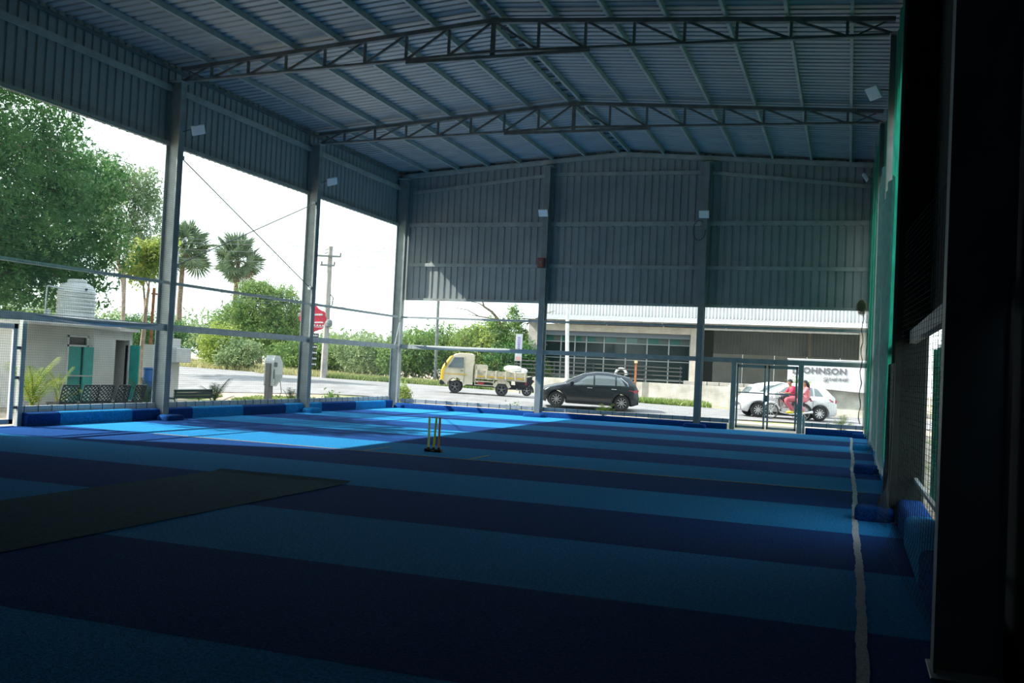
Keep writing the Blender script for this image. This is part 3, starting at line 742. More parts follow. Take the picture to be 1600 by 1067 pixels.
tree('shade_tree', 'big dark green shade tree filling the left edge', 'tree', (-26.0,20.5,gz(-26,20)), (-25.4,20.8,4.6),
     [(-25,19.5,6.2,3.0,3.2,2.4),(-25.5,23.2,6.6,2.8,3.0,2.3),(-26.3,26.0,5.7,2.6,2.6,1.9),(-24.6,21.5,8.4,2.4,2.8,1.5),(-26,17,7.2,3,3,2.6),
      (-23.2,15.9,10.3,2.2,2.5,2.0),(-24.6,17.8,9.6,2.2,2.0,1.7),(-27,22.5,4.2,2.6,3.2,1.6),(-26.5,25.6,4.0,2.4,2.4,1.3),(-25.5,25.8,7.4,2.0,1.8,1.2),(-28,19,4.6,3,3,2.0)],
     95000, 0.10, LF_DARK, seed=11, trunk_r=0.34)
tree('hazy_tree', 'paler feathery tree standing behind the big shade tree', 'tree', (-33.0,37.0,gz(-33,37)), (-33,37,5.5),
     [(-33.3,36.9,8.6,1.7,1.7,1.9),(-32.5,37.1,9.4,1.1,1.1,1.2),(-32.1,37.3,8.1,1.0,1.0,1.3),(-34.4,36.4,9.6,1.6,1.6,1.6),(-32.9,37.0,6.7,1.2,1.2,1.0),(-35,36,8,1.5,1.5,2)],
     20000, 0.085, LF_PALE, bark=BARK_P, seed=12, trunk_r=0.12)
tree('lime_tree', 'yellow-green young tree just behind the bench column', 'tree', (-25.2,29.4,gz(-25,30)), (-25.1,29.4,3.6),
     [(-25.0,29.3,5.2,0.6,0.6,0.6),(-24.6,29.5,5.4,0.5,0.5,0.4),(-25.2,29.2,4.6,0.6,0.6,0.4)],
     4500, 0.085, LF_LIME, bark=BARK_P, seed=13, trunk_r=0.10)
tree('crown_tree', 'round bushy tree beyond the road with light upper leaves', 'tree', (-43.5,64.0,gz(-43,64)), (-43.3,64.2,3.4),
     [(-43.8,64.0,5.6,2.2,2.0,1.9),(-41.9,64.6,5.2,1.5,1.6,2.1),(-45.4,63.4,4.3,1.7,1.5,1.6),(-42.8,64.2,3.4,2.5,2.0,1.5),(-44.0,63.8,6.6,1.4,1.4,0.9),(-41.4,64.9,3.6,1.4,1.4,1.6)],
     42000, 0.10, LF_MID, seed=14, trunk_r=0.2)

# bushes: position, radii, leaf material, label
def bush(loc, r, h, n, size, lm, label, group, seed, stems=3, name='wild_bush'):
    x, y = loc; z = gz(x, y); t = thing(name, label, 'bush', (x, y, z), group=group); rng = np.random.default_rng(seed); rnd = random.Random(seed)
    mb = MB()
    for k in range(stems):
        a = rnd.uniform(0, 6.28); mb.tube([(x,y,z-0.05),(x+0.3*r*math.cos(a),y+0.3*r*math.sin(a),z+h*0.4),(x+0.6*r*math.cos(a),y+0.6*r*math.sin(a),z+h*0.75)],[0.06,0.04,0.015],5)
    mb.build('stem', BARK, t)
    bl = [(x, y, z+h*0.45, r*0.8, r*0.8, h*0.45)]
    for k in range(7):
        a = rnd.uniform(0, 6.28); q = rnd.uniform(0.3, 0.75)*r; hh = rnd.uniform(0.25, 0.8)
        bl.append((x+q*math.cos(a), y+q*math.sin(a), z+h*hh*0.85, r*rnd.uniform(.28,.5), r*rnd.uniform(.28,.5), h*rnd.uniform(.14,.26)))
    V, F = leaf_cloud(rng, bl, n, size, clump=10)
    V[:,2] = np.maximum(V[:,2], z)
    o = link('foliage', npmesh('foliage', V-np.array((x,y,z)), F, lm), t); o['kind'] = 'stuff'
    return t
G1 = 'bushes along the far side of the road'
BUSHES = [  # (s along road, t depth, radius, height, leaves, material, label)
 (-40.5,68,3.2,3.6,9000,LF_DARK,'dark low bush behind the white kerb stones'),
 (-37.0,70,3.4,3.2,9000,LF_DARK,'dense dark bush between the kerb stones and round tree'),
 (-33.5,71,3.0,4.6,9000,LF_MID,'mid green bush left of the round bushy tree'),
 (-30.0,68,2.8,2.6,8000,LF_DARK,'dark bush below the round bushy tree'),
 (-26.2,66,2.4,2.4,8000,LF_HAZE,'greyish bush just before the white machine'),
 (-24.0,64,2.6,3.6,8000,LF_DARK,'dark tall bush next to the red sign'),
 (-17.4,57,1.5,3.0,8000,LF_LIME,'yellow-green upright bush right of the utility pole'),
 (-16.0,56,1.6,2.0,6000,LF_HAZE,'grey-green bush at the foot of the utility pole'),
 (-13.6,60,1.9,2.4,7000,LF_MID,'low green bush midway between pole and corner column'),
 (-10.9,60,2.1,2.5,8000,LF_MID,'green bush behind the corner column'),
 (-8.6,57,2.0,2.9,9000,LF_HAZE,'light green bush in front of the mini truck'),
 (-6.2,56,1.9,3.4,9000,LF_MID,'leafy bush behind the cab of the mini truck'),
 (-4.2,57,2.2,4.0,11000,LF_MID,'wide leafy bush above the mini truck roof'),
 (-2.2,57,2.0,4.0,11000,LF_LIME,'sunlit bush under the dead branches'),
 (-0.4,56,1.9,3.0,9000,LF_DARK,'dark bush above the white sacks'),
 (1.4,60,1.6,3.3,6000,LF_LIME,'small sunny bush beside the purple banner'),
]
for k, (s, tt, r, h, n, lm, lab) in enumerate(BUSHES):
    x, y = road_pt(s, tt); bush((x, y), r, h, n, 0.10, lm, lab, G1, 100+k)
# distant tree line
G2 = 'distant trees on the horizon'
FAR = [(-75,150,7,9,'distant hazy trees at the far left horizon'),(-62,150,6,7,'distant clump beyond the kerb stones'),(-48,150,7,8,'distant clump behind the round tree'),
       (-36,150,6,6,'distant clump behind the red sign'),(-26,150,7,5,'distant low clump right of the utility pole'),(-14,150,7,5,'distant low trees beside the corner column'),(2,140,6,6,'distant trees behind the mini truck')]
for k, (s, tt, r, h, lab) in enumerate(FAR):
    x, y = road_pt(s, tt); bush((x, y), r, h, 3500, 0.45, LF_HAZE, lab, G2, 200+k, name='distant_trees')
# coconut palm far left
def coconut(loc, h, label):
    x, y = loc; z = gz(x, y); t = thing('coconut_palm', label, 'palm', (x,y,z)); rnd = random.Random(9)
    MB().tube([(x,y,z),(x+0.1,y,z+h*0.5),(x+0.3,y,z+h)],[0.18,0.14,0.11],7).build('trunk', BARK_P, t)
    for k in range(14):
        a = 2*math.pi*k/14+rnd.uniform(-.2,.2); e = rnd.uniform(-0.2,1.0); frond(t, Vector((x+0.3,y,z+h)), a, e, 3.0, LF_HAZE, 0.55, 22)
def frond(parent, base, a, e, L, m, wid, n, droop=1.0):
    V = []; F = []; d0 = Vector((math.cos(a)*math.cos(e), math.sin(a)*math.cos(e), math.sin(e)))
    pts = [base + d0*L*u + Vector((0,0,-1))*(droop*0.42*L*u*u) for u in [k/10 for k in range(11)]]
    mb = MB().tube(pts, [0.012*L*(1-0.08*k) + 0.002 for k in range(11)], 4)
    sd = d0.cross(Vector((0,0,1))).normalized()
    for k in range(n):
        u = 0.12+0.88*k/n; i = min(9, int(u*10)); p = pts[i].lerp(pts[i+1], u*10-i); tg = (pts[i+1]-pts[i]).normalized()
        ln = wid*L*math.sin(math.pi*(0.12+0.82*u))**0.7
        for s in (-1, 1):
            tip = p+(sd*s*0.75+tg*0.65+Vector((0,0,-0.22)))*ln; w = tg*0.010*L
            mb.add([p-w, p+w, tip+Vector((0,0,-0.05*ln)), ], [(0,1,2)])
    o = mb.build('frond', m, parent); return o
x, y = road_pt(-35, 74); coconut((x, y), 4.2, 'hazy coconut palm left of the round bushy tree')

# palmyra palms
def fan_mesh():
    mb = MB(); mb.tube([(0,0,0),(0,0,0.95)],[0.03,0.02],4)
    for k in range(20):
        a = math.radians(-115+230*k/19); d = Vector((math.sin(a),0,math.cos(a))); p = Vector((0,0,0.95)); s = d.cross(Vector((0,1,0)))
        ln = 1.05*(0.8+0.2*math.cos(a)); w = 0.055
        fold = 0.03*(1 if k % 2 else -1)
        mb.add([p, p+d*ln*0.6+s*w+Vector((0,fold,0)), p+d*ln+Vector((0,0.08,-0.05)), p+d*ln*0.6-s*w+Vector((0,-fold,0))], [(0,1,2,3)])
    return mb.mesh('fan_leaf', LF_PALM)
FAN = fan_mesh(); FAN_D = FAN.copy(); FAN_D.materials.clear(); FAN_D.materials.append(leafmat('leaf_palmyra_dead',(0.16,0.12,0.08),(0.25,0.19,0.12)))
def palmyra(loc, zc, label, seed, R=1.45):
    x, y = loc; z = gz(x, y); rnd = random.Random(seed); t = thing('palmyra_palm', label, 'palm', (x,y,z), group='palmyra palms')
    MB().tube([(x,y,z),(x-0.15,y,z+(zc-z)*0.5),(x,y,zc)],[0.30,0.22,0.20],8).build('trunk', BARK, t)
    for k in range(44):
        a = k*2.39996+rnd.uniform(-.4,.4); el = -1.05+2.5*((k+0.5)/44)
        d = Vector((math.cos(a)*math.cos(el), math.sin(a)*math.cos(el), math.sin(el)))
        o = link('fan_leaf', FAN_D if el < -0.98 else FAN, t, (0,0,zc-z), (0,0,0), (R*rnd.uniform(0.75,1.2),)*3)
        o.rotation_mode = 'QUATERNION'; o.rotation_quaternion = d.to_track_quat('Z', 'Y') @ Matrix.Rotation(rnd.uniform(0, 6.28), 3, 'Z').to_quaternion()
palmyra((-54.6,76.0), 10.4, 'palmyra palm with round fan crown above the bushy tree', 21)
palmyra((-56.2,70.2), 10.9, 'palmyra palm half hidden behind the bench column', 22)

# creeper-covered dead tree
def dead_tree():
    x, y = road_pt(-0.4, 57.5); z = gz(x, y); t = thing('dead_tree', 'creeper-covered dead tree with bare twisted branches', 'tree', (x,y,z)); X = Vector((x,y,0)); s = SD[0]
    def P(a, h): return X+s*a+Vector((0,0,h))
    mb = MB()
    mb.tube([P(0.3,z),P(0.15,2.4),P(-0.1,3.9),P(-0.2,4.6)],[0.3,0.24,0.16,0.08],8)
    for path, r in (([P(-0.1,3.9),P(-0.55,4.55),P(-0.9,4.95),P(-1.4,5.25),P(-1.55,5.7),P(-1.35,5.95)],0.07),([P(-1.4,5.25),P(-1.75,5.45),P(-2.2,5.5)],0.03),([P(-0.5,4.5),P(-1.7,4.65),P(-2.4,5.0),P(-3.2,5.1)],0.03),([P(-1.7,4.65),P(-2.5,4.75)],0.02),
                    ([P(0.2,4.2),P(0.9,4.4),P(1.6,4.65)],0.05),([P(1.2,4.3),P(1.9,4.75),P(2.3,5.0),P(2.9,5.2)],0.035),([P(2.1,4.85),P(2.05,5.4)],0.025),([P(1.2,3.4),P(1.9,3.6),P(2.5,3.1)],0.10)):
        mb.tube(path, [r*1.5*(1-0.65*k/(len(path)-1)) for k in range(len(path))], 5)
    mb.build('trunk', BARK, t)
    rng = np.random.default_rng(77); bl = []
    for (a, h, ra, rh) in ((0.5,4.5,0.5,0.7),(0.5,3.7,0.8,0.8),(1.0,2.7,1.1,1.0),(1.5,1.6,1.3,0.9),(-0.2,2.6,1.2,1.2),(0.35,5.1,0.3,0.4),(-0.9,3.5,0.9,0.9),(-1.8,2.9,1.2,1.2),(-0.6,4.2,0.6,0.5)):
        p = P(a, h); bl.append((p.x,p.y,p.z,ra,ra,rh))
    V, F = leaf_cloud(rng, bl, 28000, 0.075, clump=10)
    o = link('foliage', npmesh('foliage', V-np.array((x,y,z)), F, LF_MID), t); o['kind'] = 'stuff'
dead_tree()

# grass fields and verges
def grass(label, name, regions, n, h, m, seed):
    rng = np.random.default_rng(seed); V = []; 
    A = np.array([r[1]-r[0] for r in regions])*np.array([r[3]-r[2] for r in regions]); ri = rng.choice(len(regions), n, p=A/A.sum())
    R_ = np.array(regions)[ri]; s = R_[:,0]+(R_[:,1]-R_[:,0])*rng.random(n); t = R_[:,2]+(R_[:,3]-R_[:,2])*rng.random(n)
    x = SD[0].x*s+SD[1].x*t; y = SD[0].y*s+SD[1].y*t
    z = np.array([gz(a, b) for a, b in zip(x, y)])
    a = rng.uniform(0, 6.28, n); hh = h*rng.uniform(0.4, 1.3, n); w = 0.02+0.03*rng.random(n); lx, ly = rng.normal(size=(2,n))*0.35*hh
    p = np.stack([x,y,z],1); d = np.stack([np.cos(a),np.sin(a),np.zeros(n)],1)*w[:,None]
    V = np.stack([p-d, p+d, p+np.stack([lx,ly,hh],1)],1).reshape(-1,3); F = np.arange(n*3).reshape(n,3)
    o = link(name, npmesh(name, V, F, m)); tag(o, label, 'grass', kind='stuff')
grass('dry yellowish grass on the far verge behind the road', 'dry_grass', [(-30,-10,55,66),(-14,-1.5,52.3,55),(-50,-30,58,66)], 60000, 0.30, DRY, 31)
grass('green weeds beside the road and at the foot of the far wall', 'roadside_weeds', [(-10,-1,51.8,54),(3.5,10,47.4,48.9)], 14000, 0.28, GREENG, 32)
grass('sparse weeds on the sandy strip behind the kerb', 'sand_weeds', [(-14,-11.5,35.5,38.5),(-10.5,-8,36,39.5),(-8,-5.5,35.0,37.5)], 9000, 0.10, GREENG, 33)

# potted and planted palms next to the court
def areca(loc, h, spread, nf, m, label, seed, group, base_z=None, stem=True, cat='palm'):
    x, y = loc; z = gz(x, y) if base_z is None else base_z; rnd = random.Random(seed); t = thing('young_palm', label, cat, (x,y,z), group=group)
    if stem:
        for k in range(3): MB().tube([(x+0.05*k-0.05,y+0.04*k,z-0.05),(x+0.07*k-0.07,y+0.06*k,z+h*0.35)],[0.025,0.015],5).build('cane', mat('palm_cane',(0.34,0.33,0.12),0.6), t)
    for k in range(nf):
        a = 2*math.pi*k/nf+rnd.uniform(-.35,.35); e = rnd.uniform(0.75, 1.42)
        frond(t, Vector((x,y,z+h*rnd.uniform(0.15,0.5))), a, e, spread*rnd.uniform(0.8,1.15), m, 0.34, 15, droop=0.62)
    return t
GP = 'young palms planted round the court'
areca((-17.3,16.75), 1.7, 1.15, 13, LF_ARECA, 'leafy areca palm in front of the white outhouse', 41, GP)
areca((-17.3,17.5), 1.6, 0.95, 7, LF_ARECA, 'smaller areca palm reaching over the turquoise door', 42, GP)
areca((-17.5,20.65), 0.9, 0.95, 9, LF_SAGO, 'dark feathery palm beside the blue barrel', 43, GP)
areca((-18.0,24.3), 0.75, 0.95, 9, LF_SAGO, 'grey-green feathery palm at the end of the bench', 44, GP)
areca((-18.0,28.45), 0.5, 0.80, 7, LF_SAGO, 'thin young palm beside the white machine', 45, GP)
areca((-8.15,33.2), 0.55, 0.62, 11, LF_ARECA, 'bright young palm in front of the dark car', 46, GP)
areca((-0.15,33.0), 0.5, 0.62, 11, LF_ARECA, 'bright young palm below the white banner', 47, GP)
bush((-16.0,33.1), 0.33, 1.0, 2600, 0.05, LF_LIME, 'upright green shrub beside the corner column', 'shrubs by the court', 48, name='garden_shrub')
bush((-17.9,30.9), 0.25, 0.42, 260, 0.09, LF_MID, 'small broad-leaved seedling outside the left rail', 'shrubs by the court', 49, name='seedling')
bush((-11.55,33.0), 0.20, 0.45, 240, 0.06, LF_MID, 'tiny seedling below the rear of the mini truck', 'shrubs by the court', 50, name='seedling')
bush((-2.35,48.7), 0.7, 1.9, 5000, 0.06, LF_LIME, 'clipped light green bush in front of the white banner', 'shrubs by the court', 51, name='garden_shrub')
# ------------------------------------------------------------------ vehicles
def interp(x, pts):
    if x <= pts[0][0]: return pts[0][1]
    for (a, b), (c, d) in zip(pts, pts[1:]):
        if x <= c: return b+(d-b)*(x-a)/(c-a)
    return pts[-1][1]
CHROME = mat('chrome', (0.75,0.76,0.78), 0.15, 1.0); RIM = mat('alloy_rim', (0.60,0.61,0.63), 0.3, 0.6)
CARGLASS = mat('car_glass', (0.13,0.17,0.18), 0.06, 0, spec=0.9); LAMP_R = mat('tail_lamp', (0.45,0.02,0.05), 0.2); LAMP_W = mat('head_lamp', (0.75,0.78,0.80), 0.12)
DARKIN = mat('dark_recess', (0.012,0.012,0.013), 0.9)

def wheel(parent, x, y, r, w, side, spokes=9, rimm=RIM):
    t = MB().lathe([(r*0.62,-w/2),(r*0.9,-w/2),(r,-w*0.34),(r,w*0.34),(r*0.9,w/2),(r*0.62,w/2)], 28, (0,0,0), 'y', False).mesh('wheel', RUBBER, True)
    o = link('wheel', t, parent, (x, y, r))
    mb = MB().lathe([(r*0.64,side*-w*0.1),(r*0.66,side*w*0.44),(r*0.60,side*w*0.44),(r*0.58,side*w*0.05)], 28, (0,0,0), 'y', False)
    for k in range(spokes):
        a = 2*math.pi*k/spokes; d = Vector((math.cos(a),0,math.sin(a))); q = Vector((math.cos(a+0.35),0,math.sin(a+0.35)))
        mb.bar(d*r*0.10+Vector((0,side*w*0.34,0)), q*r*0.62+Vector((0,side*w*0.38,0)), r*0.11, 0.02, up=(0,1,0))
    mb.cyl((0,side*w*0.2,0),(0,side*w*0.42,0), r*0.16, n=12)
    link('rim', mb.mesh('rim', rimm), o)
    link('hub_disc', MB().cyl((0,-w*0.05,0),(0,side*w*0.06,0), r*0.62, n=20).mesh('hub_disc', DARKIN), o)

def hatchback(name, label, loc, rz, paint, spec):
    """car along local x, nose at -x"""
    t = thing(name, label, 'car', loc, (0, 0.020, rz)); L = spec['len']/2; W = spec['w']/2; top = spec['top']; belt = spec['belt']; wx = spec['wheels']; r = spec['r']
    def half(x):
        e = min(1, (L-abs(x))/0.55); return W*(0.78+0.22*math.sqrt(max(0, 1-(1-e)**2)))
    def bottom(x):
        z = 0.19 + (0.10*max(0, (abs(x)-L+0.35)/0.35))
        for c in wx:
            if abs(x-c) < r+0.05: z = max(z, r+math.sqrt(max(0, (r+0.05)**2-(x-c)**2))-0.02)
        return z
    def sect(x):
        zt = interp(x, top); zb = bottom(x); w = half(x); bz = min(interp(x, belt), zt-0.03); cab = max(0, min(1, (zt-bz-0.05)/0.30)); wr = w*(0.93-0.25*cab)
        lo = max(zb, 0.30)
        return [(0,zb),(w*0.90,zb),(w*0.985,max(zb+0.02,lo)),(w,max(zb+0.04,0.52)),(w*0.985,max(zb+0.06,(bz+0.52)/2+0.03)),(w*0.955,max(zb+0.08,bz)),(w*0.955+(wr-w*0.955)*0.5,max(zb+0.09,bz+(zt-bz)*0.52)),(wr,max(zb+0.10,zt-0.045-0.02*cab)),(wr*0.86,max(zb+0.11,zt-0.008)),(wr*0.45,zt+0.012),(0,zt+0.016)]
    N = 64; xs = [-L+2*L*k/N for k in range(N+1)]; vs = []; m = 11
    for x in xs:
        s = sect(x); vs += [(x, y, z) for y, z in s] + [(x, -y, z) for y, z in s[1:-1][::-1]]
    M_ = 2*m-2; fs = [(i*M_+k, i*M_+(k+1)%M_, (i+1)*M_+(k+1)%M_, (i+1)*M_+k) for i in range(N) for k in range(M_)]
    fs += [tuple(range(M_)), tuple(range(N*M_, (N+1)*M_))[::-1]]
    link('body', MB().add(vs, fs).mesh('body', paint, True), t)
    def sidepoint(x, f, s):       # f: 0 belt..1 roof edge on the glass slope
        q = sect(x); a, b = (q[5], q[6]) if f < 0.56 else (q[6], q[7]); f = f/0.56 if f < 0.56 else (f-0.56)/0.44; y = a[0]+(b[0]-a[0])*f; z = a[1]+(b[1]-a[1])*f; return (x, s*(y+0.010), z+0.004)
    def bodypoint(x, z, s, off=0.006):
        q = sect(x); 
        for a, b in zip(q[2:8], q[3:9]):
            if a[1] <= z <= b[1]: u = (z-a[1])/max(1e-6, b[1]-a[1]); return (x, s*(a[0]+(b[0]-a[0])*u+off), z)
        return (x, s*(half(x)+off), z)
    for s in (-1, 1):
        for poly in spec['windows']:
            n = 10; vs = []
            for k in range(n+1):
                u = k/n; xb = poly[0]+(poly[1]-poly[0])*u; xt = poly[2]+(poly[3]-poly[2])*u
                for j in range(4): f = 0.06+0.80*j/3; x = xb+(xt-xb)*j/3; vs.append(sidepoint(x, f, s))
            fs = [(k*4+j, k*4+j+1, (k+1)*4+j+1, (k+1)*4+j) for k in range(n) for j in range(3)]
            link('side_window', MB().add(vs, fs).mesh('side_window', CARGLASS), t)
        if spec.get('trim'):
            pts = [sidepoint(x, 0.02, s) for x in np.linspace(*spec['trim'], 16)]
            link('window_trim', MB().tube(pts, 0.018, 4).mesh('window_trim', CHROME), t)
            q0 = sidepoint(spec['trim'][1], 0.02, s); x2 = spec['trim'][1]-0.32
            link('window_trim', MB().tube([q0, sidepoint(spec['trim'][1]-0.05, 0.35, s), sidepoint(x2, 0.86, s)], 0.018, 4).mesh('window_trim', CHROME), t)
        for x in spec['handles']:
            p = bodypoint(x, 0.84, s, 0.018); link('door_handle', MB().bbox((x-0.10,min(p[1],p[1]-s*0.03),p[2]-0.015),(x+0.10,max(p[1],p[1]-s*0.03),p[2]+0.015),0.008).mesh('door_handle', CHROME if spec.get('trim') else paint), t)
        for x in spec['seams']:
            pts = [bodypoint(x, 0.30+0.09*k, s, 0.001) for k in range(7)]; link('door_seam', MB().tube(pts, 0.006, 4).mesh('door_seam', DARKIN), t)
        # lamps
        tp = spec['tail']; vs = [bodypoint(x, z, s, 0.010) for x, z in tp]; vs += [(p[0], p[1]-s*0.03, p[2]) for p in vs]; n = len(tp)
        link('tail_lamp', MB().add(vs, [tuple(range(n)), tuple(range(2*n-1,n-1,-1))]+[(i,(i+1)%n,(i+1)%n+n,i+n) for i in range(n)]).mesh('tail_lamp', LAMP_R), t)
        hp = spec['head']; vs = [bodypoint(x, z, s, 0.010) for x, z in hp]; vs += [(p[0], p[1]-s*0.03, p[2]) for p in vs]; n = len(hp)
        link('head_lamp', MB().add(vs, [tuple(range(n)), tuple(range(2*n-1,n-1,-1))]+[(i,(i+1)%n,(i+1)%n+n,i+n) for i in range(n)]).mesh('head_lamp', LAMP_W), t)
        mx = spec['mirror']; p = sidepoint(mx, 0.08, s)
        link('wing_mirror', MB().bbox((mx-0.05,min(p[1],p[1]+s*0.20),p[2]-0.02),(mx+0.09,max(p[1],p[1]+s*0.20),p[2]+0.12),0.03).mesh('wing_mirror', spec.get('mirror_mat', paint)), t)
        link('sill', MB().bar((wx[0]+r+0.08,s*(W-0.02),0.23),(wx[1]-r-0.08,s*(W-0.02),0.23),0.04,0.09).mesh('sill', BLACKP), t)
        for c in wx:
            pts = [(c+(r+0.055)*math.cos(a), s*(half(c)+0.003), r+(r+0.055)*math.sin(a)) for a in [math.pi*k/14 for k in range(15)]]
            link('arch_trim', MB().tube(pts, 0.016, 4).mesh('arch_trim', BLACKP), t)
            wheel(t, c, s*(W-0.11), r, 0.19, s, spec.get('spokes', 9))
    # windscreens
    for nm, (xa, xb) in (('windscreen', spec['screen']), ('rear_window', spec['rear'])):
        vs = []
        for k in range(9):
            x = xa+(xb-xa)*k/8; q = sect(x); y8 = q[8][0]*0.98; zt = interp(x, top)
            nx = 0.012*(1 if nm == 'rear_window' else -1)
            for j in range(7): y = -y8+2*y8*j/6; z = zt+0.016-(0.024*(abs(y)/max(0.01, y8))**2); vs.append((x+nx, y, z+0.012))
        link(nm, MB().add(vs, [(k*7+j, k*7+j+1, (k+1)*7+j+1, (k+1)*7+j) for k in range(8) for j in range(6)]).mesh(nm, CARGLASS), t)
    return t

PAINT_B = mat('charcoal_car_paint', (0.045,0.055,0.065), 0.22, 0.5, spec=0.6); PAINT_W = mat('white_car_paint', (0.64,0.66,0.67), 0.25, 0, spec=0.5)
SPEC_I = dict(len=4.0, w=1.77, r=0.32, wheels=(-1.27,1.31), top=[(-2.0,0.52),(-1.93,0.66),(-1.7,0.80),(-1.3,0.90),(-0.95,0.97),(-0.60,1.18),(-0.15,1.40),(0.3,1.485),(0.75,1.485),(1.25,1.42),(1.60,1.35),(1.68,1.30),(1.90,1.00),(1.96,0.86),(2.0,0.60)],
  belt=[(-2,0.6),(-1.0,0.90),(0,0.93),(1.2,0.97),(2,0.98)], windows=[(-0.72,0.16,-0.10,0.16),(0.22,1.02,0.22,1.02),(1.08,1.42,1.08,1.22)], trim=(-0.75,1.55), handles=(0.02,0.98), seams=(-0.62,0.20,1.02),
  tail=[(1.55,0.84),(1.97,0.88),(1.97,0.78),(1.82,0.72),(1.75,0.80)], head=[(-1.97,0.62),(-1.65,0.74),(-1.55,0.78),(-1.70,0.68),(-1.95,0.56)], mirror=-0.72, screen=(-0.90,-0.12), rear=(1.62,1.87), spokes=9)
SPEC_G = dict(len=3.99, w=1.745, r=0.31, wheels=(-1.27,1.25), top=[(-2.0,0.55),(-1.93,0.72),(-1.7,0.86),(-1.3,0.95),(-0.95,1.01),(-0.55,1.24),(-0.1,1.44),(0.35,1.50),(0.8,1.48),(1.3,1.40),(1.55,1.33),(1.66,1.24),(1.86,1.02),(1.95,0.88),(1.99,0.60)],
  belt=[(-2,0.62),(-1.0,0.93),(0,0.96),(1.2,1.0),(2,1.0)], windows=[(-0.72,0.10,-0.14,0.10),(0.17,0.95,0.17,0.95),(1.01,1.36,1.01,1.16)], handles=(0.0,0.92), seams=(-0.62,0.14,0.95),
  tail=[(1.60,0.92),(1.90,0.94),(1.97,0.84),(1.92,0.76),(1.72,0.82)], head=[(-1.97,0.66),(-1.70,0.80),(-1.50,0.84),(-1.62,0.72),(-1.92,0.60)], mirror=-0.70, screen=(-0.90,-0.08), rear=(1.66,1.88), spokes=10)
SPEC_S = dict(SPEC_G); SPEC_S.update(mirror_mat=mat('red_marker', (0.55,0.06,0.12), 0.4))
RZ = 0.3396
def gpos(x, y, dz=0.04): return (x, y, gz(x, y)+dz)
hatchback('hatchback_car', 'charcoal hatchback car with chrome window line on the road', gpos(-9.94,37.5,0.035), RZ, PAINT_B, SPEC_I)
hatchback('hatchback_car', 'white hatchback car behind the motorcycle', gpos(-2.52,41.61,0.035), RZ, PAINT_W, SPEC_G)
hatchback('hatchback_car', 'second white car mostly hidden beyond the other, its red tail lamp showing', gpos(-2.66,45.6,0.035), RZ+math.pi, PAINT_W, SPEC_G)
